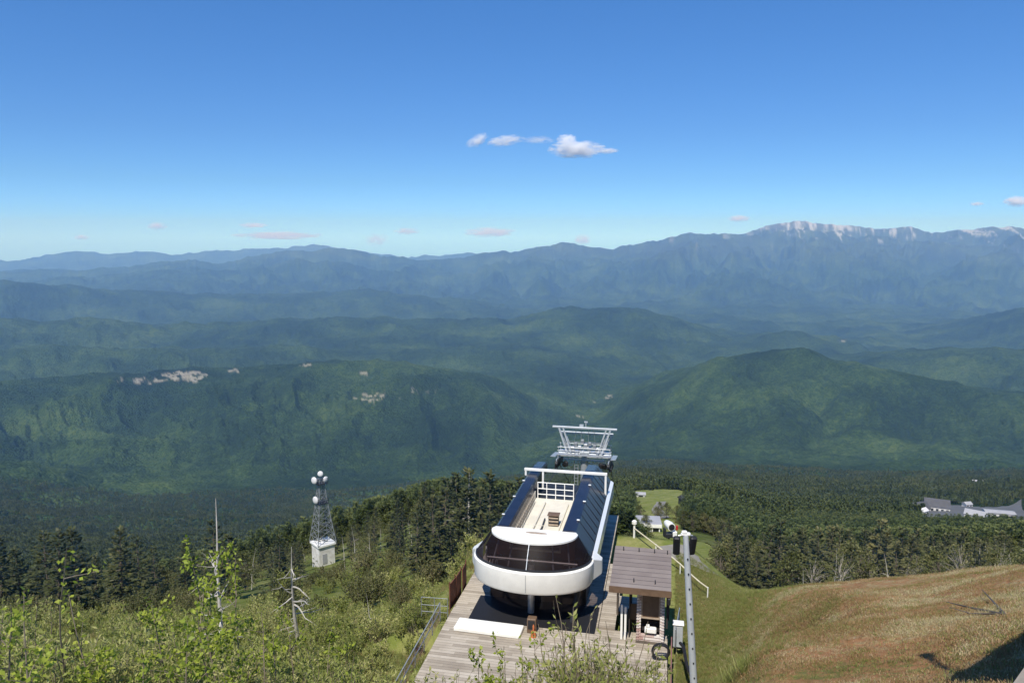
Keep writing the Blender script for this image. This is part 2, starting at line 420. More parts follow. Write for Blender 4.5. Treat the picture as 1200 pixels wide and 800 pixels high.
# planks: object-space boards along X of the object
def plank_mat(name, cols, width, rough=0.85, axis=1, gap=0.06, length=2.4, bmp=0.5):
    m, nt, N, L, P = new_mat(name)
    tc = N.new('ShaderNodeTexCoord')
    sep = N.new('ShaderNodeSeparateXYZ'); L.new(tc.outputs['Object'], sep.inputs[0])
    across = sep.outputs[axis]; along = sep.outputs[1 - axis if axis < 2 else 0]
    k = math_node(nt, 'DIVIDE', across, width)
    fl = math_node(nt, 'FLOOR', k); fr = math_node(nt, 'FRACT', k)
    off = math_node(nt, 'MULTIPLY', math_node(nt, 'FRACT', math_node(nt, 'MULTIPLY', fl, 0.377)), length)
    j = math_node(nt, 'FLOOR', math_node(nt, 'DIVIDE', math_node(nt, 'ADD', along, off), length))
    cb = N.new('ShaderNodeCombineXYZ'); L.new(fl, cb.inputs[0]); L.new(j, cb.inputs[1])
    wn_ = N.new('ShaderNodeTexWhiteNoise'); L.new(cb.outputs[0], wn_.inputs[0])
    mp = N.new('ShaderNodeMapping'); L.new(tc.outputs['Object'], mp.inputs[0])
    sc = [1.2, 1.2, 1.2]; sc[axis] = 22.0
    mp.inputs['Scale'].default_value = sc
    g = tex_noise(nt, 1.5, 6, 0.65, mp.outputs[0])
    big = tex_noise(nt, 0.55, 4, 0.6, tc.outputs['Object'])
    f = math_node(nt, 'ADD', math_node(nt, 'MULTIPLY', wn_.outputs[0], 0.45), math_node(nt, 'MULTIPLY', g.outputs[0], 0.35))
    f = math_node(nt, 'ADD', f, math_node(nt, 'MULTIPLY', math_node(nt, 'SUBTRACT', big.outputs[0], 0.35), 0.8), True)
    n_c = len(cols)
    c = ramp(nt, f, [(0.1 + 0.8 * i / (n_c - 1), cols[i]) for i in range(n_c)])
    seam = math_node(nt, 'LESS_THAN', fr, gap)
    c = mix(nt, seam, c, tuple(v * 0.25 for v in cols[0]))
    L.new(c, P.inputs['Base Color'])
    P.inputs['Roughness'].default_value = rough
    h = math_node(nt, 'SUBTRACT', math_node(nt, 'MULTIPLY', g.outputs[0], 0.4), seam)
    L.new(bump(nt, h, bmp, 0.012), P.inputs['Normal'])
    return m
M['deck'] = plank_mat('weathered_deck', [(0.20, 0.165, 0.125), (0.37, 0.32, 0.25), (0.52, 0.465, 0.38)], 0.24)
M['log'] = plank_mat('painted_logs', [(0.30, 0.10, 0.07), (0.66, 0.60, 0.55), (0.78, 0.76, 0.72)], 0.16, axis=2, gap=0.16, length=0.9)
M['hut_roof'] = plank_mat('brown_metal_roof', [(0.15, 0.12, 0.105), (0.21, 0.175, 0.152), (0.28, 0.24, 0.21)], 0.36, rough=0.55, gap=0.07, length=9)

# ------------------------------------------------------------------ mesh helpers
class MB:
    def __init__(self): self.v, self.f, self.mi, self.cur = [], [], [], 0
    def add(self, vs, fs):
        k = len(self.v)
        self.v += [tuple(p) for p in vs]
        self.f += [tuple(k + i for i in f) for f in fs]
        self.mi += [self.cur] * len(fs)
        return self
    def box(self, c, size, rz=0.0, bev=0.0, rx=0.0):
        hx, hy, hz = (s / 2 for s in size)
        b = min(bev, hx * 0.9, hy * 0.9, hz * 0.9)
        mt = Matrix.Rotation(rz, 3, 'Z') @ Matrix.Rotation(rx, 3, 'X')
        c = Vector(c)
        if b <= 0:
            vs = [c + mt @ Vector((sx * hx, sy * hy, sz * hz)) for sz in (-1, 1) for sy in (-1, 1) for sx in (-1, 1)]
            return self.add(vs, [(0, 2, 3, 1), (4, 5, 7, 6), (0, 1, 5, 4), (2, 6, 7, 3), (0, 4, 6, 2), (1, 3, 7, 5)])
        ring = lambda x, y, z, q: [(x - q, -y, z), (x, -y + q, z), (x, y - q, z), (x - q, y, z), (-x + q, y, z), (-x, y - q, z), (-x, -y + q, z), (-x + q, -y, z)]
        vs = ring(hx - b, hy - b, -hz, b * .5) + ring(hx, hy, -hz + b, b) + ring(hx, hy, hz - b, b) + ring(hx - b, hy - b, hz, b * .5)
        fs = [tuple(range(7, -1, -1)), tuple(range(24, 32))]
        for k in range(3):
            for i in range(8):
                j = (i + 1) % 8
                fs.append((k * 8 + i, k * 8 + j, k * 8 + 8 + j, k * 8 + 8 + i))
        return self.add([c + mt @ Vector(p) for p in vs], fs)
    def tube(self, pts, rad, n=8, caps=True):
        pts = [Vector(p) for p in pts]
        rads = rad if isinstance(rad, (list, tuple)) else [rad] * len(pts)
        vs, fs = [], []
        up = None
        for i, p in enumerate(pts):
            d = (pts[min(i + 1, len(pts) - 1)] - pts[max(i - 1, 0)]).normalized()
            if up is None:
                up = d.orthogonal().normalized()
            a = (up - d * up.dot(d))
            a = a.normalized() if a.length > 1e-6 else d.orthogonal().normalized()
            up = a
            b = d.cross(a)
            for k in range(n):
                w = 2 * math.pi * k / n
                vs.append(p + (a * math.cos(w) + b * math.sin(w)) * rads[i])
        for i in range(len(pts) - 1):
            for k in range(n):
                j = (k + 1) % n
                fs.append((i * n + k, i * n + j, (i + 1) * n + j, (i + 1) * n + k))
        if caps:
            fs.append(tuple(range(n - 1, -1, -1)))
            fs.append(tuple(range((len(pts) - 1) * n, len(pts) * n)))
        return self.add(vs, fs)
    def prism(self, poly, z0, z1):
        """poly: list of (x, y), counter-clockwise; z0, z1 numbers or lists"""
        n = len(poly)
        a = z0 if isinstance(z0, (list, tuple)) else [z0] * n
        b = z1 if isinstance(z1, (list, tuple)) else [z1] * n
        vs = [(x, y, a[i]) for i, (x, y) in enumerate(poly)] + [(x, y, b[i]) for i, (x, y) in enumerate(poly)]
        fs = [tuple(range(n - 1, -1, -1)), tuple(range(n, 2 * n))]
        fs += [(i, (i + 1) % n, n + (i + 1) % n, n + i) for i in range(n)]
        return self.add(vs, fs)
    def strip(self, rows):
        """rows of equal length joined as a sheet"""
        n = len(rows[0]); vs = [p for r in rows for p in r]; fs = []
        for i in range(len(rows) - 1):
            for k in range(n - 1):
                fs.append((i * n + k, i * n + k + 1, (i + 1) * n + k + 1, (i + 1) * n + k))
        return self.add(vs, fs)
    def dish(self, c, axis, rad, depth, n=16):
        axis = Vector(axis).normalized(); a = axis.orthogonal().normalized(); b = axis.cross(a); c = Vector(c)
        prof = [(1.0, 0.0), (1.0, depth * .45), (0.92, depth * .6), (0.7, depth * .85), (0.4, depth * .97), (0.0, depth)]
        back = [(1.0, 0.0), (0.75, -depth * .25), (0.3, -depth * .45), (0.0, -depth * .5)]
        for pr in (prof, back):
            rows = [[c + axis * h + (a * math.cos(2 * math.pi * k / n) + b * math.sin(2 * math.pi * k / n)) * rad * q for k in range(n + 1)] for q, h in pr]
            self.strip(rows)
        return self
    def build(self, name, mat, parent=None, smooth=False, place=None):
        me = bpy.data.meshes.new(name)
        me.from_pydata(self.v, [], self.f)
        me.update()
        if smooth:
            me.polygons.foreach_set('use_smooth', [True] * len(me.polygons))
            try: me.set_sharp_from_angle(angle=R(38))
            except Exception: pass
        mats = mat if isinstance(mat, list) else [mat]
        for m_ in mats: me.materials.append(m_)
        if len(mats) > 1: me.polygons.foreach_set('material_index', self.mi)
        o = bpy.data.objects.new(name, me)
        C.objects.link(o)
        if parent is not None: o.parent = parent
        if place is not None: o.location = place
        return o

def np_mesh(name, V, Fc, mat, smooth=False):
    me = bpy.data.meshes.new(name)
    V = np.ascontiguousarray(V, np.float32); Fc = np.ascontiguousarray(Fc, np.int32)
    n, k = Fc.shape
    me.vertices.add(len(V)); me.vertices.foreach_set('co', V.ravel())
    me.loops.add(n * k); me.loops.foreach_set('vertex_index', Fc.ravel())
    me.polygons.add(n); me.polygons.foreach_set('loop_start', np.arange(0, n * k, k, dtype=np.int32))
    try: me.polygons.foreach_set('loop_total', np.full(n, k, np.int32))
    except Exception: pass
    if smooth: me.polygons.foreach_set('use_smooth', np.ones(n, bool))
    me.update(calc_edges=True)
    me.materials.append(mat)
    return me

def tag(o, label=None, cat=None, group=None, kind=None):
    if label: o['label'] = label
    if cat: o['category'] = cat
    if group: o['group'] = group
    if kind: o['kind'] = kind
    return o
def thing(name, label, cat, at=(0, 0, 0), rz=0.0, group=None):
    o = bpy.data.objects.new(name, None)
    o.empty_display_size = 0.3
    C.objects.link(o)
    o.location = at; o.rotation_euler = (0, 0, rz)
    return tag(o, label, cat, group)
def copy_tree(o, parent=None):
    c = o.copy(); C.objects.link(c)
    if parent is not None: c.parent = parent
    for ch in (PARTS.get(o.name) if o.name in PARTS else o.children): copy_tree(ch, c)
    return c
PARTS = {}

# ------------------------------------------------------------------ terrain mesh
NA, NR = 1240, 1250
azg = np.linspace(-47, 47, NA)
rg = np.exp(np.linspace(math.log(2.0), math.log(41400.0), NR))
AA, RG = np.meshgrid(np.radians(azg), rg, indexing='ij')
TX, TY = RG * np.sin(AA), RG * np.cos(AA)
TZ = height(TX.ravel(), TY.ravel()).reshape(TX.shape)
PXg, PYg = project(TX, TY, TZ)

def cover(x, y, z=None):
    """1 where woods stand, by place: the ski run, pastures, clearings and the near slope are open"""
    r = np.hypot(x, y)
    px = 600 + F * 0.965 * x / np.maximum(y, 0.1)
    f = np.ones_like(r)
    f[r < 78] = 0
    wob = 9 * fbm(x / 22, y / 22, 31, 3)
    edge = np.interp(r, [80, 100, 130, 160, 200, 240], [838, 842, 846, 852, 860, 800])
    f[(r > 70) & (r < 245) & (px > 745) & (px < edge + wob * 0.6)] = 0
    f[(r > 245) & (r < 520) & (px > 744) & (px < 803 + wob * 0.5)] = 0
    f[(r > 470 + 8 * wob) & (r < 820 + 8 * wob) & (px > 738) & (px < 806 + wob)] = 0
    f[(r > 490) & (r < 650) & (px > 800) & (px < 935 + wob)] = 0
    f[(r > 790) & (r < 1020) & (px > 1008) & (px < 1062 + wob)] = 0
    return f
fm = cover(TX, TY)
fm = np.where(RG < 330, fm * (0.35 + 0.65 * sstep(180, 330, RG)), fm)
# slopes open in the near field get dry grass on the hill beside the deck
sdry = np.zeros_like(fm)
pxn = 600 + F * 0.965 * TX / np.maximum(TY, 0.1)
sdry = sstep(838, 955, pxn + 25 * fbm(TX / 4, TY / 4, 71, 3)) * (1 - sstep(52, 62, RG))
# bare ground, rock with far haze, snow
rock_haze = np.zeros_like(fm)
n_r = vnoise(PXg / 7.0, PYg / 2.2, 55) * 0.5 + vnoise(PXg / 2.6, PYg / 1.0, 56) * 0.5
for cx, cy_, w, h, r0, r1, thr in [(172, 446, 26, 3.0, 4300, 5300, .35), (217, 441, 20, 5.5, 4300, 5300, .28), (276, 434, 12, 2.2, 4300, 5400, .38), (358, 427, 10, 1.8, 4400, 5400, .35),
                                   (440, 465, 26, 5.0, 3900, 5000, .46), (492, 458, 22, 5.0, 3900, 5000, .50), (300, 447, 4, 2.5, 3900, 5000, .5), (425, 437, 12, 1.6, 4300, 5300, .5),
                                   (715, 466, 6, 5, 4800, 7500, .42), (697, 470, 5, 4, 4800, 7500, .6), (680, 488, 9, 3, 3800, 7500, .6), (990, 399, 8, 2.0, 8000, 14000, .35), (755, 466, 4, 2, 4800, 7500, .55)]:
    d = ((PXg - cx) / w) ** 2 + ((PYg - cy_) / h) ** 2
    rock_haze = np.maximum(rock_haze, np.where((RG > r0) & (RG < r1), sstep(0.9, 0.25, d + (thr + .12 - n_r) * 4.0 + .2) * 0.55, 0))
snow = np.zeros_like(fm)
azp = np.degrees(AA)
ax_ = AA * RG
zz = TZ + 60 * fbm(TX / 500, TY / 500, 12, 3)
g_a = ridged((ax_ + 0.55 * zz) / 340, zz / 2200 + RG / 9000, 44, 4, 0.6)
g_b = ridged((ax_ - 0.65 * zz) / 290, zz / 2200 - RG / 8000, 47, 4, 0.6)
spk = vnoise(ax_ / 90, zz / 110, 49) * 0.6 + vnoise(ax_ / 230 + zz / 500, zz / 300, 51) * 0.4
hi = sstep(-450, 620, TZ)
snow = sstep(0.84 - 0.50 * hi, 1.14 - 0.50 * hi, np.maximum(g_a, g_b) + 0.62 * (spk - 0.5))
snow = np.where((RG > 20500) & (RG < 29500), snow * sstep(15.5, 19.5, azp + 1.5 * fbm(azp * 2, RG / 3000, 48, 2)) * sstep(-500, -50, TZ), 0) * 0.42
few = np.where((RG > 18000) & (RG < 26000) & (azp < 16), sstep(0.86, 0.92, vnoise(azp * 4.1, RG / 3000, 47)) * sstep(-500, -150, TZ) * 0.25, 0)
rock_haze = np.maximum(rock_haze, few)
rock_haze = np.maximum(rock_haze, np.where(RG > 15500, 0.05 * sstep(-900, -300, TZ) + 0.20 * sstep(50, 600, TZ), 0))  # high rock, plus paling of the far ranges that stands in for haze

idx = np.arange(NA * NR).reshape(NA, NR)
Fq = np.stack([idx[:-1, :-1], idx[1:, :-1], idx[1:, 1:], idx[:-1, 1:]], -1).reshape(-1, 4)[:, ::-1]

m, nt, N, L, P = new_mat('terrain_cover')
geo = N.new('ShaderNodeNewGeometry')
at = N.new('ShaderNodeAttribute'); at.attribute_name = 'cover'
sp = N.new('ShaderNodeSeparateColor'); L.new(at.outputs['Color'], sp.inputs[0])
pos = geo.outputs['Position']
vor = N.new('ShaderNodeTexVoronoi'); vor.feature = 'F1'; vor.inputs['Scale'].default_value = 1 / 11.0
L.new(pos, vor.inputs['Vector'])
vsep = N.new('ShaderNodeSeparateColor'); L.new(vor.outputs['Color'], vsep.inputs[0])
n_big = tex_noise(nt, 1 / 650.0, 5, 0.6, pos)
n_mid = tex_noise(nt, 1 / 70.0, 4, 0.65, pos)
n_huge = tex_noise(nt, 1 / 3000.0, 3, 0.5, pos)
f = math_node(nt, 'ADD', math_node(nt, 'MULTIPLY', vsep.outputs[0], 0.34), math_node(nt, 'MULTIPLY', math_node(nt, 'SUBTRACT', n_mid.outputs[0], 0.12), 0.7))
f = math_node(nt, 'ADD', f, math_node(nt, 'MULTIPLY', math_node(nt, 'SUBTRACT', n_big.outputs[0], 0.5), 1.5), True)
f = math_node(nt, 'ADD', f, math_node(nt, 'MULTIPLY', math_node(nt, 'SUBTRACT', n_huge.outputs[0], 0.5), 0.5), True)
forest = ramp(nt, f, [(0.08, (0.012, 0.024, 0.009)), (0.38, (0.024, 0.044, 0.013)), (0.60, (0.044, 0.074, 0.019)), (0.88, (0.080, 0.112, 0.031))])
g1 = tex_noise(nt, 0.9, 6, 0.7, pos); g2 = tex_noise(nt, 0.11, 4, 0.6, pos)
gf = math_node(nt, 'ADD', math_node(nt, 'MULTIPLY', g1.outputs[0], 0.5), math_node(nt, 'MULTIPLY', g2.outputs[0], 0.6), True)
grass = ramp(nt, gf, [(0.32, (0.085, 0.11, 0.024)), (0.50, (0.155, 0.185, 0.042)), (0.64, (0.25, 0.25, 0.09)), (0.8, (0.36, 0.32, 0.16))])
d1 = tex_noise(nt, 2.6, 8, 0.72, pos); d2 = tex_noise(nt, 0.16, 5, 0.6, pos, 0.6)
df = math_node(nt, 'ADD', math_node(nt, 'MULTIPLY', d1.outputs[0], 0.55), math_node(nt, 'MULTIPLY', d2.outputs[0], 0.55), True)
dry = ramp(nt, df, [(0.36, (0.11, 0.13, 0.034)), (0.45, (0.19, 0.17, 0.06)), (0.52, (0.34, 0.165, 0.08)), (0.61, (0.34, 0.24, 0.115)), (0.74, (0.50, 0.43, 0.25))])
rockc = ramp(nt, n_mid.outputs[0], [(0.3, (0.34, 0.30, 0.22)), (0.7, (0.55, 0.50, 0.40))])
col = mix(nt, sp.outputs[0], grass, forest)
col = mix(nt, sp.outputs[1], col, dry)
col = mix(nt, sp.outputs[2], col, rockc)
col = mix(nt, at.outputs['Alpha'], col, (0.80, 0.80, 0.80))
L.new(col, P.inputs['Base Color'])
P.inputs['Roughness'].default_value = 1.0
P.inputs['Specular IOR Level'].default_value = 0.05
crown = math_node(nt, 'MULTIPLY', math_node(nt, 'SUBTRACT', 1.0, math_node(nt, 'MULTIPLY', vor.outputs['Distance'], 1.0)), sp.outputs[0])
clump = math_node(nt, 'MULTIPLY', n_mid.outputs[0], sp.outputs[0])
b1 = bump(nt, clump, 0.9, 26.0)
b2 = bump(nt, crown, 0.9, 6.0, b1)
opn = math_node(nt, 'MULTIPLY', math_node(nt, 'ADD', g1.outputs[0], d1.outputs[0]), math_node(nt, 'SUBTRACT', 1.0, sp.outputs[0]))
b3 = bump(nt, opn, 0.8, 0.16, b2)
L.new(b3, P.inputs['Normal'])
M['terrain'] = m
me = np_mesh('terrain', np.stack([TX, TY, TZ], -1).reshape(-1, 3), Fq, m, True)
ca = me.attributes.new('cover', 'FLOAT_COLOR', 'POINT')
ca.data.foreach_set('color', np.stack([fm, sdry, rock_haze, snow], -1).astype(np.float32).ravel())
terrain = bpy.data.objects.new('terrain', me)
C.objects.link(terrain)
tag(terrain, kind='structure')
# ------------------------------------------------------------------ haze
hz = MB().prism([(-46000, -300), (46000, -300), (46000, 41600), (-46000, 41600)], -1900, 950)
m = bpy.data.materials.new('haze_air'); m.use_nodes = True
nt = m.node_tree
nt.nodes.remove(nt.nodes['Principled BSDF'])
pv = nt.nodes.new('ShaderNodeVolumePrincipled')
pv.inputs['Color'].default_value = (0.26, 0.50, 0.93, 1)
pv.inputs['Absorption Color'].default_value = (1, 1, 1, 1)
pv.inputs['Density'].default_value = 4.2e-5
pv.inputs['Anisotropy'].default_value = 0.0
nt.links.new(pv.outputs[0], nt.nodes['Material Output'].inputs['Volume'])
M['haze'] = m
tag(hz.build('haze', m), kind='stuff')
#PART2
# ------------------------------------------------------------------ lift station
ST = thing('lift_station', 'white and navy chairlift top station with curved dark front window on wooden deck', 'lift station', loc(0, 0, DECK), -AX)
# inside this thing: x = to its right (t), y = along its axis (s), z above the deck
CT = -0.27
def front_arc(hw, dep, s0, z, n=28, a0=-1.0, a1=1.0):
    out = []
    for i in range(n + 1):
        w = a0 + (a1 - a0) * i / n
        ang = w * math.pi / 2
        out.append((CT + hw * math.sin(ang), s0 - dep * (math.cos(ang) ** 0.92 if math.cos(ang) > 0 else 0), z))
    return out
S_END = 16.4
ZR, ZS, ZB = 4.72, 3.5, 2.2      # roof, top and foot of the white band
# white front band: outer sheet, underside lip, inner return
b = MB()
rows = [front_arc(3.36, 2.34, 2.3, ZS + .03), front_arc(3.46, 2.46, 2.3, ZS - .06), front_arc(3.44, 2.44, 2.3, ZB + .2), front_arc(3.36, 2.32, 2.3, ZB + .02), front_arc(3.22, 2.15, 2.3, ZB), front_arc(2.9, 1.8, 2.3, ZB + .02)]
b.strip(rows)
fb = b.build('front_band', M['white'], ST, True)
q = MB(); q.box((CT, 2.3 - 2.462, (ZS + ZB) / 2 + .03), (.03, .03, ZS - ZB - .3)); q.build('seam', M['steel'], fb)
# end boxes where the front band meets the sides
for sx in (-1, 1):
    q = MB(); x0 = CT + sx * 3.32
    q.prism([(x0, 2.34), (x0 + sx * .12, 2.2), (x0 + sx * .52, 3.1), (x0 + sx * .52, 3.5), (x0, 3.6)][::sx], [ZB + .16] * 5, [ZS + .1, ZS + .05, ZS - .35, ZS - .35, ZS + .02][::sx])
    q.build('corner_box', M['white'], ST)
# tinted window: two curved sheets meeting at a centre mullion
for a0, a1 in ((-1.0, -0.012), (0.012, 1.0)):
    q = MB()
    q.strip([[Vector(p).lerp(Vector(r_), k / 6) + Vector((0, 0, 0.05 * math.sin(k / 6 * math.pi))) for p, r_ in zip(front_arc(2.52, 1.70, 2.62, ZR - .03, 20, a0, a1), front_arc(3.34, 2.32, 2.3, ZS + .02, 20, a0, a1))] for k in range(7)])
    q.build('window_pane', M['glass'], ST, True)
q = MB(); q.tube([(CT, 2.62 - 1.72, ZR - .02), (CT, 2.46 - 2.04, 4.18), (CT, 2.3 - 2.34, ZS)], .028, 6); q.build('mullion', M['steel'], ST)
q = MB()
q.strip([front_arc(3.37, 2.36, 2.3, ZS + .025), front_arc(3.37, 2.36, 2.3, ZS + .10), front_arc(3.30, 2.28, 2.3, ZS + .12)]); q.build('window_sill', M['dark_metal'], ST, True)
# pale roof cap: a half ellipse
q = MB()
arc = front_arc(2.50, 1.74, 2.62, 0, 30)
poly = [(p[0], p[1]) for p in arc] + [(CT + 2.35, 2.9), (CT - 2.35, 2.9)]
q.prism(poly, ZR - .04, ZR + .06)
cap = q.build('roof_cap', M['white'], ST)
q = MB(); q.prism([(CT + .15 + .62 * math.cos(w * math.pi / 12), 2.35 + .13 * math.sin(w * math.pi / 12)) for w in range(24)], ZR + .06, ZR + .075); q.build('hatch', M['tan'], cap)
# navy roofs: flat top and long slope each side, with panel seams and snow lugs
for sx, nm in ((-1, 'roof_panel'), (1, 'roof_panel')):
    q = MB()
    prof = [(1.50, ZR - .62), (1.52, ZR - .05), (1.60, ZR + .12), (2.20, ZR + .14), (2.34, ZR + .05), (3.26 if sx > 0 else 2.98, ZS + .06), (3.30 if sx > 0 else 3.0, ZS - .02)]
    ys = [2.9] + [3.6 + 1.06 * k for k in range(12)] + [S_END]
    rows_ = []
    for yy in ys:
        shr = 0.0 if yy < 14.2 else (yy - 14.2) / (S_END - 14.2)
        rows_.append([(CT + sx * (x if x < 2.2 else x), yy, z - (0.25 * shr if x < 2.4 else 0)) for x, z in prof])
    q.strip(rows_)
    # closing front and far faces
    q.add(rows_[0], [tuple(range(len(prof)))]); q.add(rows_[-1], [tuple(range(len(prof)))])
    # corner piece that turns into the front window
    q.cur = 1
    for k in range(1, 12):
        yy = 3.6 + 1.06 * k
        q.tube([(CT + sx * 2.32, yy, ZR + .075), (CT + sx * (3.27 if sx > 0 else 2.98), yy, ZS + .085)], .018, 5)
    rp = q.build(nm, [M['navy'], M['dark_metal']], ST)
    for yy in (4.6, 7.8, 11.0):
        q = MB(); q.box((CT + sx * 2.28, yy, ZR + .14), (.20, .12, .10), bev=.02); q.build('snow_lug', M['steel'], rp)
    # side cheek between roof slope and front glass
    q = MB()
    a = Vector((CT + sx * 2.35, 2.9, ZR + .05)); bq = Vector((CT + sx * (3.28 if sx > 0 else 3.1), 2.9, ZS + .05))
    p1 = Vector((CT + sx * 2.52, 2.62, ZR - .03)); p2 = Vector((CT + sx * 3.34, 2.3, ZS + .03))
    q.add([a, p1, p2, bq], [(0, 1, 2, 3) if sx < 0 else (3, 2, 1, 0)]); q.build('roof_cheek', M['navy'], ST)
    # white side band with its panel joints
    q = MB()
    xo, xi = CT + sx * (3.52 if sx > 0 else 3.06), CT + sx * (3.30 if sx > 0 else 2.96)
    x0, x1 = sorted((xi, xo))
    q.prism([(x0, 3.2), (x1, 3.2), (x1, S_END), (x0, S_END)], ZB + .25, [ZS - .02 if abs(x - xi) < .01 else ZS - .16 for x in (x0, x1, x1, x0)])
    q.cur = 1
    for k in range(1, 8):
        q.box((CT + sx * (3.521 if sx > 0 else 3.061), 3.2 + k * 1.65, (ZS + ZB) / 2 + .05), (.012, .03, ZS - ZB - .5))
    q.build('side_band', [M['white_side'], M['steel']], ST)
    # dark lining behind the band
    q = MB(); q.box((CT + sx * (3.2 if sx > 0 else 2.93), 9.8, 2.9), (.06, 13, 1.1)); q.build('side_lining', M['dark_metal'], ST)
# open cream channel between the roofs
q = MB(); q.box((CT, 6.9, ZR - 1.12), (3.02, 8.4, .12)); fl = q.build('channel_floor', M['channel'], ST)
for sx in (-1, 1):
    q = MB(); q.box((CT + sx * 1.47, 6.9, ZR - .82), (.05, 8.4, .5)); q.build('channel_wall', M['channel'], ST)
q = MB(); q.box((CT - .62, 6.5, ZR - .98), (.10, 7.2, .16), bev=.02); q.box((CT + .95, 6.5, ZR - 1.0), (.08, 7.2, .12), bev=.02); q.build('floor_rail', M['channel'], ST)
q = MB(); q.tube([(CT - .2, 3.4, ZR - .98), (CT - .28, 4.6, ZR - .97), (CT - .1, 5.6, ZR - .97), (CT - .16, 7.2, ZR - .97)], .05, 6); q.build('floor_cable', M['dark_metal'], ST)
q = MB()
for k in range(15):
    q.tube([(CT - 1.3, 3.4 + k * .45, ZR - 1.05), (CT - 1.38, 3.4 + k * .45, ZR - .32)], .018, 4)
for h_ in (-.32, -.56, -.8): q.tube([(CT - 1.36, 3.3, ZR + h_), (CT - 1.36, 9.9, ZR + h_)], .02, 4)
q.build('inner_rail', M['tan'], ST)
q = MB()
for y0, y1 in ((3.4, 4.9),):
    for k in range(4): q.tube([(CT - 1.0 + k * .42, y0, ZR - 1.05), (CT - 1.0 + k * .42, y0, ZR - .5)], .016, 4)
    q.tube([(CT - 1.0, y0, ZR - .5), (CT + .26, y0, ZR - .5)], .018, 4)
    q.tube([(CT - 1.0, y1, ZR - .5), (CT + .26, y1, ZR - .5)], .018, 4)
    q.tube([(CT + .26, y0, ZR - .5), (CT + .26, y1, ZR - .5)], .018, 4); q.tube([(CT - 1.0, y0, ZR - .5), (CT - 1.0, y1, ZR - .5)], .018, 4)
q.build('hatch_rail', M['channel'], ST)
# machine cabinet with dark slats standing in the channel
cbn = MB().box((CT + .52, 6.5, ZR - .72), (.62, .5, .72), bev=.03).build('machine_cabinet', M['dark_metal'], ST)
q = MB()
for k in range(3): q.box((CT + .52, 6.24 - .015 * k, ZR - .95 + .22 * k), (.64, .06, .09), bev=.01)
q.build('slat', M['tan'], cbn)
q = MB(); q.box((CT + .52, 6.45, ZR - .335), (.74, .62, .05), bev=.01); q.build('lid', M['brown_panel'], cbn)
# white rail across the far end of the channel
q = MB()
for k in range(5): q.tube([(CT - 1.3 + k * .62, 11.05, ZR - 1.06), (CT - 1.3 + k * .62, 11.05, ZR + .08)], .035, 6)
for h_ in (.08, -.35, -.75): q.tube([(CT - 1.32, 11.05, ZR + h_), (CT + 1.2, 11.05, ZR + h_)], .032, 6)
q.build('end_rail', M['white'], ST)
# white portal beam over the roofs
q = MB()
q.box((CT + .35, 12.9, ZR + .36), (5.9, .18, .18), bev=.02)
q.build('portal_beam', M['white'], ST)
for x, z0 in ((CT - 2.5, ZR - .1), (CT + 3.2, ZS - .1), (CT - 1.25, ZR - 1.0)):
    q = MB(); q.box((x, 12.9, (z0 + ZR + .27) / 2), (.14, .14, ZR + .27 - z0), bev=.02); q.build('portal_post', M['white'], ST)
# legs and machinery in the shade below
for x, y in ((CT - .12, 2.2), (CT - .1, 9.5), (CT - .1, 14.8)):
    q = MB(); q.tube([(x, y, -.9), (x, y, ZB + .8)], .19, 12); q.build('leg', M['steel'], ST)
q = MB(); q.box((CT, 3.7, 1.35), (5.6, .1, 2.7)); q.build('shade_screen_rear', M['dark_inside'], ST)  # dark screens added so the gap under the station looks black
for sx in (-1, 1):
    q = MB(); q.box((CT + sx * 2.85, 9.9, 1.35), (.1, 12.4, 2.7)); q.build('shade_screen_side', M['dark_inside'], ST)
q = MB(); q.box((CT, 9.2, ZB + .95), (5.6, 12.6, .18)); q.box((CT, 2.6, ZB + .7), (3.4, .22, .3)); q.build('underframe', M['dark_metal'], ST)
q = MB(); q.tube([(CT + 2.3 * math.cos(w * math.pi / 20), 3.0 + 2.3 * math.sin(w * math.pi / 20), ZB + .55) for w in range(41)], .09, 6); q.tube([(CT - 2.2, 3, ZB + .55), (CT + 2.2, 3, ZB + .55)], .06, 6); q.tube([(CT, .8, ZB + .55), (CT, 5.2, ZB + .55)], .06, 6)
q.build('bull_wheel', M['steel'], ST)
q = MB(); q.tube([(CT + 2.35, 1.6, 0), (CT + 2.75, 2.6, ZB + .5)], .16, 8); q.build('strut', M['dark_metal'], ST)
# gear seen through the tinted window
q = MB()
for x in (-2.3, -1.35, 1.25, 2.2):
    q.tube([(CT + x, 1.6, ZS - .5), (CT + x * .86, 2.5, ZR - .15)], .05, 6)
q.tube([(CT - 2.2, 2.4, ZR - .3), (CT + 2.2, 2.4, ZR - .3)], .05, 6)
q.tube([(CT - 2.6, 1.7, ZS - .1), (CT + 2.6, 1.7, ZS - .1)], .06, 6)
q.build('inner_frame', M['steel'], ST)
q = MB(); q.box((CT, 2.9, ZS + .35), (4.6, .1, 1.5)); q.build('inner_partition', M['rust'], ST)

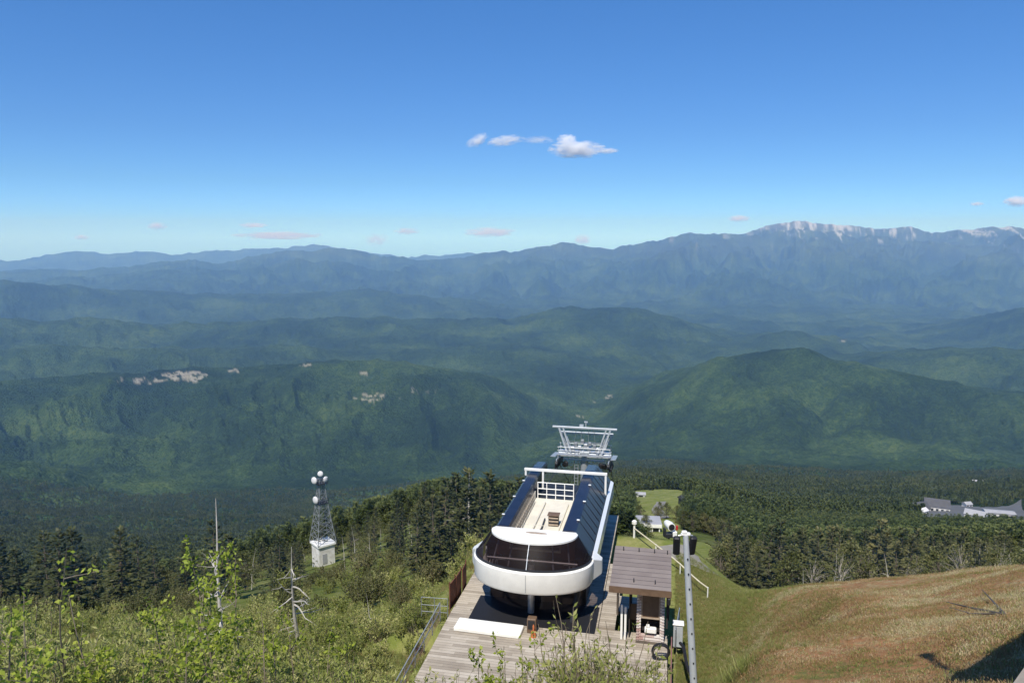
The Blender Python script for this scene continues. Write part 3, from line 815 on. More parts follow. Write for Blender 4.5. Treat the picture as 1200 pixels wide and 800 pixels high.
# ------------------------------------------------------------------ deck
DK = thing('wooden_deck', 'weathered grey plank deck in front of and under the lift station', 'deck', loc(0, 0, DECK), -AX)
q = MB(); q.prism([(-4.75, -7.8), (7.35, -7.8), (7.35, 1.25), (-4.95, 1.25)], -.16, 0); q.build('planking', M['deck'], DK)
q = MB(); q.prism([(-4.95, 1.256), (3.55, 1.256), (3.55, 18.5), (-4.95, 18.5)], -.16, -.004); q.build('rear_planking', M['deck'], DK)
q = MB(); q.prism([(-3.75, .75), (3.45, .6), (3.45, 3.6), (-3.75, 3.6)], .004, .03); q.build('shade_sheet', M['black'], DK)  # black sheet standing in for the deep shade under the station
q = MB(); q.prism([(3.60, 1.262), (4.5, 1.262), (4.5, 9.5), (3.60, 9.5)], -.10, .08); q.build('walkway', M['deck'], DK)
q = MB(); q.prism([(4.51, 3.3), (6.2, 3.3), (6.2, 5.2), (4.51, 5.2)], -.12, .06); q.build('side_landing', M['deck'], DK)
q = MB()
for x in (-4.4, -1.5, 1.5, 4.5, 7.0): q.box((x, -3.3, -.28), (.16, 8.8, .22))
q.build('joist', M['bark'], DK)
for x in (-4.4, -1.5, 1.5, 4.5, 7.0):
    for y in (-7.3, -3.0):
        q = MB(); q.box((x, y, -1.0), (.18, .18, 1.3)); q.build('leg', M['bark'], DK)

# white board lying in front of the station
q = MB(); q.box((0, 0, .11), (3.75, 1.12, .22), bev=.03)
o = q.build('white_platform', M['white'], None, place=loc(-.16, -2.32, DECK + .003)); o.rotation_euler = (0, 0, -AX + R(-1.5))
tag(o, 'long low white platform lying on the deck below the curved station window', 'platform')
q = MB(); q.tube([(0, 0, 0), (0, 0, .30), (0, 0, .33), (0, 0, .62), (0, 0, .70)], [.17, .14, .05, .05, .02], 10)
o = q.build('traffic_cone', surface('orange_plastic', (.55, .16, .05), .5), None, True, place=loc(-.35, .22, DECK + .003)); tag(o, 'small orange cone on the deck at the end of the white platform', 'cone')
q = MB(); q.box((0, 0, .42), (.5, .42, .84), bev=.03)
o = q.build('control_box', M['brown_panel'], None, place=loc(.15, .05, DECK + .003)); o.rotation_euler = (0, 0, -AX)
q = MB(); q.box((0, -.215, .5), (.38, .02, .5)); q.build('door', M['dark_metal'], o)
tag(o, 'small dark brown box standing in the shade beside the white platform', 'control box')

# ------------------------------------------------------------------ railings
def railing(name, label, pts, h, mat, rails=(1.0, .55), post=.03, step=1.5, zoff=0.0, mesh=None, cat='railing'):
    o = thing(name, label, cat, pts[0])
    org = Vector(pts[0])
    P = [Vector(p) - org for p in pts]
    for a, b_ in zip(P[:-1], P[1:]):
        n = max(1, round((b_ - a).length / step))
        for k in range(n + (b_ is P[-1])):
            p = a.lerp(b_, k / n)
            MB().tube([p, p + Vector((0, 0, h))], post, 6).build('post', mat, o)
    for f_ in rails:
        MB().tube([p + Vector((0, 0, h * f_)) for p in P], post * .85, 6).build('rail', mat, o)
    if mesh:
        q = MB()
        for a, b_ in zip(P[:-1], P[1:]):
            n = max(2, round((b_ - a).length / .14))
            for k in range(n): q.tube([a.lerp(b_, k / n), a.lerp(b_, k / n) + Vector((0, 0, h * .95))], .006, 3)
            for k in range(1, 8): q.tube([a + Vector((0, 0, h * k / 8)), b_ + Vector((0, 0, h * k / 8))], .006, 3)
        q.build('netting', mesh, o)
    return o
railing('steel_railing', 'grey pipe railing with wire netting along the shrub side of the deck', [loc(-7.6, -5.0, DECK), loc(.2, -5.25, DECK), ], 1.1, M['steel'], mesh=M['red_pipe'])
railing('steel_railing', 'short pale pipe railing beside the rusty panels at the deck corner', [loc(.9, -6.6, DECK - .2), loc(1.0, -5.05, DECK - .2)], 1.15, M['mast_steel'], rails=(1.0, .6, .25), post=.022, step=.75)
o = thing('rusty_fence', 'rust red panel fence standing below the end of the station window', 'fence', loc(2.0, -5.2, DECK - .3), -AX)
for k in range(3):
    q = MB(); q.box((.06 * k, .55 + 1.05 * k, .8), (.05, 1.0, 1.6), rz=R(4 * (k - 1)), bev=.01); q.build('panel', M['rust'], o)
for k in range(4):
    q = MB(); q.tube([(.04 * k - .04, .04 + 1.05 * k, -.3), (.04 * k - .04, .04 + 1.05 * k, 1.75)], .035, 6); q.build('post', M['rust'], o)
railing('red_railing', 'faded red pipe railing along the hut side of the deck', [loc(-6.5, 7.5, DECK), loc(-.6, 7.55, DECK)], 1.0, M['red_pipe'], rails=(1.0, .62, .3), step=1.45)
railing('grey_railing', 'thin grey railing post and rails behind the hut corner', [loc(.2, 7.75, DECK), loc(3.2, 8.0, DECK - .3)], 1.0, M['steel'])
q = MB()
pp = [loc(-.4, 8.0, -20.9), loc(-1.0, 8.15, -20.75), loc(-2.0, 8.3, -21.1), loc(-3.2, 8.5, -21.0), loc(-4.4, 8.9, -20.9), loc(-6, 9.4, -20.5)]
q.tube([p - pp[0] for p in pp], .085, 8)
o = q.build('black_hose', M['black'], None, True, place=pp[0]); tag(o, 'thick black hose running down the bank beside the red railing', 'hose')
q = MB(); q.tube([(.42 * math.cos(w * .35), .1 * math.sin(w * .21), .45 + .42 * math.sin(w * .35)) for w in range(40)], .06, 6)
o = q.build('hose_coil', M['black'], None, True, place=loc(-1.2, 7.02, DECK + .0)); tag(o, 'black hose coil hanging by the deck edge below the hut', 'hose')

# ------------------------------------------------------------------ attendant hut
HT = thing('attendant_hut', 'small wooden hut with brown metal roof and weathered white log front', 'hut', loc(.30, 6.43, DECK), -AX)
q = MB(); q.box((0, 1.55, .06), (1.5, 3.3, .12)); q.build('base', M['bark'], HT)
q = MB(); hw = .64
for x in (-hw + .07, hw - .07): q.box((x, .05, 1.75), (.14, .12, 3.3))
q.box((0, .05, 3.1), (2 * hw - .29, .12, .6)); q.box((0, .05, .30), (2 * hw - .29, .12, .36))
for x in (-hw - .02, hw + .02):
    for k in range(20): q.tube([(x, -.06, .2 + .16 * k), (x, .16, .2 + .16 * k)], .075, 7)
q.build('front_wall', M['log'], HT)
win = MB().box((0, .06, 2.1), (.98, .05, 1.36), bev=.01).build('window', M['brown_panel'], HT)
q = MB()
for x in (-.46, .46): q.box((x, .02, 2.1), (.06, .05, 1.42))
for z in (1.42, 2.78): q.box((0, .018, z), (.98, .055, .07))
q.build('window_frame', M['tan'], win)
q = MB(); q.box((0, .5, .9), (1.0, .06, .9)); q.build('lower_panel', M['dark_inside'], HT)
q = MB(); q.box((.02, -.02, .78), (.62, .26, .30), bev=.04); q.box((-.12, -.03, 1.0), (.18, .2, .14), bev=.03); q.build('white_cover', M['white'], HT)
for sx in (-1, 1):
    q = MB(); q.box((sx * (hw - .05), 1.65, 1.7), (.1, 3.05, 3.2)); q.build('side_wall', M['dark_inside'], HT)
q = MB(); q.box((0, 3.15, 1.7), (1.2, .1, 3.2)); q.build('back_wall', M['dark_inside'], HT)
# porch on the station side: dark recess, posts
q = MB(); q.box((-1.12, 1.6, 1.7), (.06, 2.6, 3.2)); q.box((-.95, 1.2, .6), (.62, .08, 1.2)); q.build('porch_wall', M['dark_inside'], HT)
q = MB(); q.box((-.92, .7, 1.35), (.50, .06, .9)); q.build('porch_panel', M['brown_panel'], HT)
for x in (-1.52, -1.32): 
    q = MB(); q.box((x, .1, 1.0 if x < -1.4 else .95), (.12, .1, 2.0 if x < -1.4 else 1.9), bev=.02); q.build('porch_post', M['white'], HT)
for x, y in ((-1.98, -.6), (.92, -.75), (.95, 2.6), (-1.9, 2.6)):
    if y > 0:
        q = MB(); q.box((x, y, 1.8), (.12, .12, 3.5)); q.build('corner_post', M['bark'], HT)
q = MB(); q.box((.86, .1, 2.2), (.1, .1, 2.6)); q.build('corner_post', M['dark_inside'], HT)
q = MB(); c0 = [(-2.12, -1.05, 3.44), (1.02, -1.05, 3.44), (1.02, 2.5, 4.16), (-2.08, 2.5, 4.16)]
q.add([Vector(p) for p in c0] + [Vector(p) + Vector((0, 0, .09)) for p in c0], [(3, 2, 1, 0), (4, 5, 6, 7), (0, 1, 5, 4), (1, 2, 6, 5), (2, 3, 7, 6), (3, 0, 4, 7)])
rf = q.build('roof', M['hut_roof'], HT)
q = MB(); q.box((-.55, -1.09, 3.40), (3.2, .06, .34)); q.build('fascia', M['brown_panel'], rf)
for row, xs in ((-.55, (-.9, .2)), (2.1, (-1.6, -.75, .1, .8))):
    for x in xs: MB().box((x, row, 3.64 + (row + 1.05) * .203), (.05, .05, .22)).build('snow_guard', M['dark_metal'], rf)
q = MB(); q.box((.93, -1.0, 3.0), (.16, .3, .36), bev=.03); q.build('downpipe_box', M['black'], HT)

# grey electrical cabinet beside the hut
o = thing('electric_cabinet', 'pale grey electric cabinet standing against the outer hut wall', 'cabinet', loc(.85, 7.9, DECK - .25), -AX)
q = MB(); q.box((0, 0, .62), (.5, .4, 1.24), bev=.02); q.build('body', M['steel_pale'], o)
q = MB(); q.box((0, 0, 1.28), (.6, .5, .07), bev=.02); q.build('lid', M['white'], o)

# ------------------------------------------------------------------ floodlight pole
pb = at_y(813, 800, 26.0); pt = at_y(803.5, 627, 26.6)
base = Vector((pb[0] + .10, pb[1], ground(pb[0] + .10, pb[1])))
PO = thing('floodlight_pole', 'tall galvanised pole with two black floodlights on the grass bank beside the deck', 'lamp post', base)
top = Vector(pt) - base
q = MB(); q.tube([Vector((0, 0, -.5)), Vector((pb[0], pb[1], pb[2])) - base, top * .55 + (Vector((pb[0], pb[1], pb[2])) - base) * .45, top], [.16, .135, .125, .105], 14); q.build('pole', M['steel_pale'], PO, True)
q = MB()
d0 = Vector((pb[0], pb[1], pb[2])) - base
for k in range(9):
    p = d0.lerp(top, .05 + .1 * k); MB().box(p + Vector((.0, -.13, 0)), (.05, .06, .05)).build('bolt', M['dark_metal'], PO)
q = MB(); q.box(top + Vector((0, 0, .05)), (.36, .14, .12), bev=.03); q.box(top + Vector((-.05, 0, .13)), (.2, .16, .1), bev=.03); q.build('bracket', M['white'], PO)
for sx in (-1, 1):
    c = top + Vector((sx * .30 - .02, .05, -.42))
    q = MB(); q.box(c, (.26, .20, .80), rz=R(12 * sx), bev=.05, rx=R(14)); fl_ = q.build('floodlight', M['black'], PO)
    q = MB(); q.box(c + Vector((0, .105, -.03)), (.2, .02, .66), rz=R(12 * sx), rx=R(14)); q.build('lamp_glass', M['lamp_glass'], fl_)
    q = MB(); q.tube([top + Vector((sx * .1, 0, .02)), top + Vector((sx * .27, .02, -.02))], .03, 6); q.build('arm', M['steel'], fl_)

# ------------------------------------------------------------------ lift tower
tp = at_y(685.0, 533, 74.0)
TW = thing('lift_tower', 'galvanised chairlift tower with trapezoid lifting frame rising behind the top station', 'lift tower', (tp[0], tp[1], ground(tp[0], tp[1])), -AX)
TH = tp[2] - ground(tp[0], tp[1])
q = MB(); q.tube([(0, 0, -.5), (0, 0, TH)], [.55, .38], 14); q.build('mast', M['steel'], TW, True)
q = MB()
for x in (-.62, -.98): q.tube([(x, -.3, 1), (x, -.25, TH + .3)], .04, 5)
for k in range(int(TH / .35)): q.tube([(-.62, -.3, 1 + k * .35), (-.98, -.3, 1 + k * .35)], .022, 4)
q.build('ladder', M['steel'], TW)
q = MB()
q.box((0, 0, TH), (5.5, .42, .42), bev=.04); q.box((0, .05, TH + .28), (1.0, .6, .3), bev=.04); q.box((0, -.55, TH - .35), (4.2, .16, .16)); q.box((0, .75, TH + .1), (5.0, .2, .2))
q.build('crossarm', M['steel_pale'], TW)
q = MB()
for y_ in (-.8, .8):
    for x in (-2.6, -1.3, 0, 1.3, 2.6): q.tube([(x, y_, TH + .2), (x, y_, TH + .95)], .03, 5)
    q.tube([(-2.7, y_, TH + .95), (2.7, y_, TH + .95)], .03, 5); q.tube([(-2.7, y_, TH + .6), (2.7, y_, TH + .6)], .025, 5)
q.box((0, -.8, TH + .2), (5.4, .5, .05)); q.box((0, .8, TH + .2), (5.4, .5, .05))
q.build('catwalk', M['steel'], TW)
for y_, dx, zt in ((-.35, 0, 2.85), (.35, .1, 2.15)):
    q = MB()
    for sx in (-1, 1):
        q.box((sx * (2.25 + .15) + dx, y_, TH + .2 + zt / 2), (.2, .16, zt * 1.08), bev=.02) if False else q.tube([(sx * 1.75 + dx, y_, TH + .2), (sx * 2.62 + dx, y_, TH + zt)], .12, 4)
        q.tube([(sx * 1.35 + dx, y_, TH + .2), (sx * 2.2 + dx, y_, TH + zt)], .10, 4)
    q.box((dx, y_, TH + zt + .1), (6.6 if zt > 2.5 else 5.6, .2, .2), bev=.03)
    q.build('lifting_frame', M['steel_pale'], TW)
q = MB()
for sx in (-1, 1):
    for y_ in (-.35, .35):
        q.tube([(sx * 1.35, y_, TH + .2), (sx * 2.5, y_, TH + 2.3)], .035, 4); q.tube([(sx * 1.75, y_, TH + 1.2), (sx * 1.9, -y_, TH + 2.0)], .03, 4)
    q.tube([(sx * 2.3, -.35, TH + 2.2), (sx * 2.3, .35, TH + 2.2)], .04, 4)
    q.tube([(sx * .9, 0, TH + 2.85), (sx * 1.1, .1, TH + 1.0)], .018, 3); q.tube([(sx * .35, 0, TH + 2.85), (sx * .4, -.1, TH + .6)], .018, 3)
q.tube([(-1.9, 0, TH + 1.35), (1.9, 0, TH + 1.35)], .04, 4); q.tube([(-1.6, -.3, TH + .75), (1.6, -.3, TH + .75)], .05, 4)
q.build('brace', M['mast_steel'], TW)
for x, z in ((-1.75, 1.05), (-.9, 1.15), (.55, 1.25), (1.05, 1.05), (1.8, 1.0), (-.2, 1.5)): MB().box((x, -.2, TH + z), (.34, .4, .4), bev=.05).build('junction_box', M['mast_steel'], TW)
q = MB(); q.tube([(.1, 0, TH + 2.9), (.1, 0, TH + 3.5)], .05, 5); q.box((.1, 0, TH + 3.5), (.34, .2, .12)); q.box((-.35, 0, TH + 3.1), (.4, .3, .2)); q.build('wind_gauge', M['steel_pale'], TW)
for sx in (-1, 1):
    q = MB()
    q.box((sx * 2.62, 0, TH - .45), (.12, 4.2, .28), bev=.02, rx=R(-9)); q.box((sx * 2.62, 0, TH - .15), (.3, .6, .5))
    q.box((sx * 3.05, 0, TH - .1), (.5, 3.4, .06), rx=R(-9))
    sh = q.build('sheave_frame', M['steel'], TW)
    q = MB()
    for k in range(8):
        yy = -1.95 + k * .55; zz = TH - .78 - (.16 * yy)
        q.tube([(sx * 2.62 - .12, yy, zz), (sx * 2.62 + .12, yy, zz)], .32, 12)
    for k in range(3): q.box((sx * 2.75, -1.2 + k * 1.1, TH - 1.0 - .1 * k), (.34, .7, .34), rz=.1, bev=.05)
    for k in range(4): q.box((sx * (1.75 + .12 * k), -.9 + .3 * k, TH - .75 - .12 * k), (.34, .5, .5), rz=.3, bev=.08)
    q.build('sheave_wheel', M['black'], sh)
q = MB()
for x, z in ((-1.2, .62), (-.5, .75), (.5, .7), (1.3, .62), (.1, 1.0)): MB().box((x, 0, TH + z), (.42, .5, .46), bev=.05).build('junction_box', M['steel'], TW)

# haul ropes: out of the station, over the tower, down the mountain
for sx, lab in ((-1, 'haul rope passing over the tower sheaves on the radio tower side'), (1, 'haul rope passing over the tower sheaves on the ski run side')):
    a = loc(2.5, CT + sx * 2.35, DECK + ZB + .5)
    mt = Matrix.Rotation(-AX, 3, 'Z')
    b_ = Vector((tp[0], tp[1], tp[2])) + mt @ Vector((sx * 2.62, 0, -1.05))
    pts = [a.lerp(b_, k / 10) - Vector((0, 0, .5 * math.sin(math.pi * k / 10))) for k in range(10)]
    dirv = Vector((UX, UY, 0))
    for k in range(14):
        dd = k * 6.0
        pts.append(b_ + dirv * dd + Vector((0, 0, -.58 * dd + .0011 * dd * dd - .2 * math.sin(min(1, dd / 10)))))
    q = MB(); q.tube([p - pts[0] for p in pts], .05, 6)
    o = q.build('haul_rope', M['dark_metal'], None, place=pts[0]); tag(o, lab, 'rope')

# ------------------------------------------------------------------ snow gun, pale pipe, lower building
sg = at_y(784, 622, 76.0)
SG = thing('snow_gun', 'white fan snow gun on a dark post beyond the hut roof', 'snow gun', (sg[0], sg[1], ground(sg[0], sg[1])), R(10))
h_ = sg[2] - ground(sg[0], sg[1])
q = MB(); q.tube([(0, 0, -.5), (0, 0, h_ - .4)], .12, 10); q.build('post', M['dark_metal'], SG)
q = MB()
q.tube([(.1, -.45, h_ + .60), (.1, .1, h_ + .58), (.1, .75, h_ + .55), (.1, 1.0, h_ + .55)], [.42, .45, .38, .32], 18); q.build('fan_drum', M['white'], SG, True)
q = MB(); q.tube([(.1, -.5, h_ + .60), (.1, -.46, h_ + .60)], .34, 16); q.build('fan_grille', M['black'], SG)
q = MB(); q.box((.0, 0, h_ - .42), (.9, .7, .5), bev=.06); q.box((-.5, 0, h_ - .1), (.2, .5, 1.0), bev=.04); q.build('cradle', M['dark_metal'], SG)
q = MB(); q.box((.55, -.1, h_ - .28), (.5, .6, .6), bev=.06); q.build('motor_box', M['white'], SG)
q = MB(); q.box((.95, .15, h_ + .25), (.22, .25, .5), bev=.04); q.build('control_panel', M['red'], SG)

pa, pc = hit(743, 630), hit(829, 702)
rpts = []
for k in range(13):
    x = pa[0] + (pc[0] - pa[0]) * k / 12; y = pa[1] + (pc[1] - pa[1]) * k / 12
    rpts.append(Vector((x, y, ground(x, y) + .75)))
o = thing('pipe_rail', 'long pale yellow pipe rail running down the ski run behind the hut', 'rail', rpts[0] - Vector((0, 0, .75)))
og = Vector(o.location)
MB().tube([p - og for p in rpts], .05, 6).build('pipe', M['pale_rope'], o, True)
for k in range(0, 13, 4):
    MB().tube([rpts[k] - og - Vector((0, 0, .9)), rpts[k] - og + Vector((0, 0, .05 if k else .5))], .04 if k else .08, 6).build('post', M['white'], o)
q = MB(); q.box(rpts[0] - og + Vector((0, 0, .45)), (.36, .3, .4), bev=.1); q.build('end_cap', M['white'], o)

lb = hit(748, 624)
LB = thing('lower_station', 'low white fronted lift building beyond the hut roof beside the grass run', 'building', (lb[0] + 4, lb[1] + 6, ground(lb[0] + 4, lb[1] + 6)), R(-6))
sc_ = (lb[1]) / 150.0
def sb_(c, s, nm, mt_, par=LB): return MB().box([v * sc_ for v in c], [v * sc_ for v in s], bev=.03).build(nm, mt_, par)
sb_((0, 0, .9), (4.8, 4.0, 2.2), 'wall', M['dark_metal'])
sb_((0, 0, 2.45), (6.0, 5.0, .18), 'roof', M['grey_roof'])
sb_((0, -2.53, 2.15), (6.0, .08, .75), 'fascia', M['white'])
for x in (-2.5, -.8, 1.0, 2.5): sb_((x, -2.2, .7), (.22, .22, 2.3), 'post', M['white'])
sb_((-1.6, -2.1, .85), (1.3, .1, .7), 'window', M['steel_pale']); sb_((.2, -2.06, .85), (1.2, .1, .7), 'window', M['steel_pale'])

def house(name, label, px, py, L_, W_, H_, rz, wall, roof, cat='house', group=None, pitch=.35, r=None):
    p = hit(px, py) if r is None else at_r(px, py, r)
    p = Vector((p[0], p[1], ground(p[0], p[1])))
    o = thing(name, label, cat, p, R(rz), group)
    MB().box((0, 0, H_ / 2 - 1.2), (L_, W_, H_ + 2.4)).build('wall', wall, o)
    q = MB(); e = .6; hh = W_ * pitch
    q.add([(-L_/2-e, -W_/2-e, H_), (L_/2+e, -W_/2-e, H_), (L_/2+e, 0, H_+hh), (-L_/2-e, 0, H_+hh), (-L_/2-e, W_/2+e, H_), (L_/2+e, W_/2+e, H_),
           (-L_/2-e, -W_/2-e, H_-.3), (L_/2+e, -W_/2-e, H_-.3), (-L_/2-e, W_/2+e, H_-.3), (L_/2+e, W_/2+e, H_-.3)],
          [(0, 1, 2, 3), (3, 2, 5, 4), (0, 6, 7, 1), (4, 5, 9, 8), (0, 3, 4, 8, 6), (1, 7, 9, 5, 2), (6, 8, 9, 7)])
    q.build('roof', roof, o)
    n = max(2, int(L_ / 5))
    for k in range(n):
        MB().box((-L_ / 2 + (k + .5) * L_ / n, -W_ / 2 - .03, H_ * .55), (L_ / n * .5, .08, H_ * .4)).build('window', M['window_glass'], o)
    return o
house('ski_lodge', 'dark roofed hut at the edge of the pale pasture below the run', 806, 591, 9, 7, 4.2, 20, M['dark_metal'], M['dark_roof'], 'hut')
house('hotel', 'large dark roofed lodge at the edge of the valley car park', 1097, 599, 26, 17, 8, -24, M['white_wall'], M['dark_roof'], 'lodge', pitch=.45)
house('hotel', 'second dark roofed lodge half hidden by trees beside the larger one', 1076, 600, 20, 15, 6, 14, M['white_wall'], M['dark_roof'], 'lodge', pitch=.45)
house('hotel', 'long white building standing beside the grey car park in the valley', 1170, 606, 26, 10, 6, -14, M['white_wall'], M['grey_roof'], 'building', pitch=.12)
house('hotel', 'white building with pale roof at the lower end of the car park', 1143, 610, 16, 14, 7, -38, M['white_wall'], M['grey_roof'], 'building', pitch=.2)
house('hotel', 'small white house on the slope above the car park', 1133, 594, 9, 8, 5, 10, M['white_wall'], M['grey_roof'], 'house')
house('hotel', 'small white gabled annex beside the dark lodge', 1081, 604, 8, 7, 6, 30, M['white_wall'], M['white_wall'], 'house')
house('farm_building', 'lone long white building among the woods above the valley village', 1147, 566, 26, 9, 5, -12, M['white_wall'], M['grey_roof'], 'building', pitch=.2)
house('ski_lodge', 'low pale hut on the upper edge of the pasture', 746, 582, 14, 6, 3.2, -8, M['white_wall'], M['grey_roof'], 'hut', pitch=.2)

def sheet(name, pxs, mat, lift=.3, n=16):
    """a paved area draped on the ground: corners as seen in the photograph, laid on the slope"""
    cs = [hit(*p) for p in pxs]
    rows_ = []
    for i in range(n + 1):
        row = []
        for k in range(n + 1):
            a = cs[0] + (cs[1] - cs[0]) * k / n; b_ = cs[3] + (cs[2] - cs[3]) * k / n
            p = a + (b_ - a) * i / n
            row.append((p[0], p[1], ground(p[0], p[1]) + lift))
        rows_.append(row)
    o = MB().strip(rows_).build(name, mat, None, True)
    return tag(o, kind='structure')
sheet('parking_lot', [(1062, 606), (1152, 608), (1148, 595), (1100, 590)], M['asphalt'], 1.5)
sheet('parking_lot', [(1150, 606), (1202, 606), (1197, 585), (1140, 597)], M['asphalt'], 1.5)
sheet('parking_lot', [(1180, 613), (1230, 613), (1230, 600), (1190, 604)], M['asphalt'], 1.5)
for px, py, lab in ((836, 591, 'white van parked at the wood edge above the ski run, the one nearer the station'), (842.5, 591, 'white van parked at the wood edge above the ski run, the farther one')):
    p = hit(px, py)
    o = thing('parked_van', lab, 'van', (p[0], p[1], ground(p[0], p[1])), R(80))
    q = MB(); q.box((0, 0, 1.2), (4.6, 1.9, 1.5), bev=.25); q.box((-.4, 0, 2.1), (3.4, 1.75, .7), bev=.25); q.build('body', M['white_wall'], o)
    q = MB(); q.box((1.31, 0, 2.05), (.04, 1.5, .5)); q.build('windscreen', M['window_glass'], o)
    for x in (-1.5, 1.5):
        for y in (-.9, .9): MB().tube([(x, y - .1, .36), (x, y + .1, .36)], .36, 12).build('wheel', M['black'], o)

def road(name, pxs, w, mat, lift=.12):
    pts = [hit(*p) for p in pxs]; ctr = []
    for a, b_ in zip(pts[:-1], pts[1:]):
        for k in range(10): ctr.append(a + (b_ - a) * k / 10)
    ctr.append(pts[-1])
    rows_ = []
    for i, p in enumerate(ctr):
        d = ctr[min(i + 1, len(ctr) - 1)] - ctr[max(i - 1, 0)]
        n = Vector((-d[1], d[0], 0)).normalized()
        rows_.append([(p[0] + n.x * w * k, p[1] + n.y * w * k, ground(p[0] + n.x * w * k, p[1] + n.y * w * k) + lift) for k in (-.5, -.17, .17, .5)])
    return tag(MB().strip(rows_).build(name, mat, None, True), kind='structure')
road('road', [(786, 640), (800, 652), (826, 664), (850, 672)], 2.4, M['track'], .1)
road('road', [(775, 588), (770, 598), (778, 608)], 6, M['track'], .3)

# ------------------------------------------------------------------ radio tower on its white hut
rb = hit(379.5, 662); rdist = math.hypot(rb[0], rb[1])
rz0 = ground(rb[0], rb[1])
RT = thing('radio_tower', 'lattice radio mast with round white dishes on a white concrete hut', 'radio tower', (rb[0], rb[1], rz0), R(40))
k_ = rdist / 867 * 1.06
hh = 26 * k_
q = MB(); q.box((0, 0, hh / 2 - .5), (3.2, 3.2, hh + 1.0)); hu = q.build('hut', M['hut_wall'], RT)
q = MB(); q.box((0, 0, hh + .15), (3.7, 3.7, .42), bev=.04); q.build('hut_roof', M['white'], hu)
q = MB(); q.box((-.5, -1.63, hh * .45), (.9, .06, 1.9)); q.build('hut_door', M['grey_roof'], hu)
LH = 73 * k_
q = MB()
def leg_at(f, i):
    w = (1.45 * (1 - f) ** 1.25 + .42)
    return Vector(((w, w), (w, -w), (-w, -w), (-w, w))[i] + (hh + .36 + f * LH,)) if False else Vector(((w if i in (0, 1) else -w), (w if i in (0, 3) else -w), hh + .36 + f * LH))
NL = 9
for i in range(4):
    q.tube([leg_at(k / NL, i) for k in range(NL + 1)], .085, 5)
q.build('leg', M['mast_steel'], RT)
q = MB()
for k in range(NL):
    for i in range(4):
        j = (i + 1) % 4
        q.tube([leg_at(k / NL, i), leg_at((k + 1) / NL, j)], .04, 4); q.tube([leg_at(k / NL, j), leg_at((k + 1) / NL, i)], .04, 4)
        q.tube([leg_at((k + 1) / NL, i), leg_at((k + 1) / NL, j)], .045, 4)
q.build('lattice', M['mast_steel'], RT)
q = MB()
for f_ in (.62, .93):
    z = hh + .36 + LH * f_; w = 1.0
    q.box((0, 0, z), (2 * w, 2 * w, .08))
    for i in range(4):
        a, b_ = [(w, w), (w, -w), (-w, -w), (-w, w)][i], [(w, -w), (-w, -w), (-w, w), (w, w)][i]
        q.tube([(*a, z + 1.0), (*b_, z + 1.0)], .04, 4); q.tube([(*a, z), (*a, z + 1.0)], .04, 4); q.tube([(*a, z + .5), (*b_, z + .5)], .03, 4)
q.build('platform', M['dark_metal'], RT)
ca_, sa_ = math.cos(R(-40)), math.sin(R(-40))
def w2l(x, y): return (x * ca_ - y * sa_, x * sa_ + y * ca_)
for dx, dy, f_, rad, ax in ((-1.0, -.6, .965, .68, (-.5, -.85, .05)), (.05, -.2, 1.06, .52, (0, -1, .2)), (.95, -.2, .975, .55, (.75, -.6, 0)), (-.85, -.7, .66, .72, (-.6, -.8, 0))):
    x, y = w2l(dx, dy); axl = (*w2l(ax[0], ax[1]), ax[2])
    q = MB(); q.dish((x, y, hh + .36 + LH * f_ + .25), axl, rad, rad * .55); dsh = q.build('dish', M['white_wall'], RT, True)
    q = MB(); q.tube([Vector((x, y, hh + .36 + LH * f_ + .25)) - Vector(axl) * .1, (x * .4, y * .4, hh + .36 + LH * f_ + .1)], .06, 5); q.build('bracket', M['mast_steel'], dsh)

# ------------------------------------------------------------------ concrete terrace with buttress (its shadow falls on the bank)
A_, B_ = Vector((8.05, 10.9)), Vector((10.95, 12.7))
eu = (B_ - A_).normalized(); en = Vector((eu.y, -eu.x))
TR = thing('concrete_terrace', 'concrete viewing terrace with sloping buttress at the corner of the grassy bank', 'terrace', (A_.x, A_.y, -3.9), math.atan2(eu.y, eu.x))
q = MB(); q.box((8, -4.5, .2), (16, 9, .4)); q.build('slab', M['concrete'], TR)
for x in (5.5, 10.5, 15.0):
    MB().box((x, -3.5, -3.7), (.6, .6, 7.4), bev=.03).build('pillar', M['concrete'], TR)
bt = thing('shadow_post', 'unseen grey post added at the corner of the concrete terrace', 'post', (A_.x + .3, A_.y - .15, -3.5))  # unseen post added for the shadow it casts on the bank
MB().tube([(0, 0, 0), (0, 0, 3.4)], .07, 8).build('pole', M['steel'], bt); MB().box((0, 0, 3.5), (.3, .3, .25), bev=.05).build('post_head', M['steel'], bt)
bz = [at_y(1176, 806, 10.8), at_y(1203, 738, 11.0)]
g0 = ground(bz[0][0], bz[0][1])
q = MB()
x0, y0, z0 = bz[0]; x1, y1, z1 = bz[1]
ex = (x1 - x0) / (z1 - z0)
xa = x0 - (z0 - (g0 - .4)) * ex; xb = x0 + (-4.0 - z0) * ex
V_ = [(xa, y0, g0 - .4), (xa + 2.2, y0, g0 - .4), (xa + 2.7, y0 + .6, g0 - .9), (xa + .5, y0 + .6, g0 - .9), (xb, y0 - .3, -4.0), (xb + 1.4, y0 - .3, -4.0), (xb + 1.9, y0 + .3, -4.0), (xb + .5, y0 + .3, -4.0)]
q.add(V_, [(3, 2, 1, 0), (4, 5, 6, 7), (0, 1, 5, 4), (1, 2, 6, 5), (2, 3, 7, 6), (3, 0, 4, 7)])
o = q.build('concrete_buttress', M['concrete'], None); tag(o, 'pale sloping concrete buttress at the lower corner of the grassy bank', 'buttress')
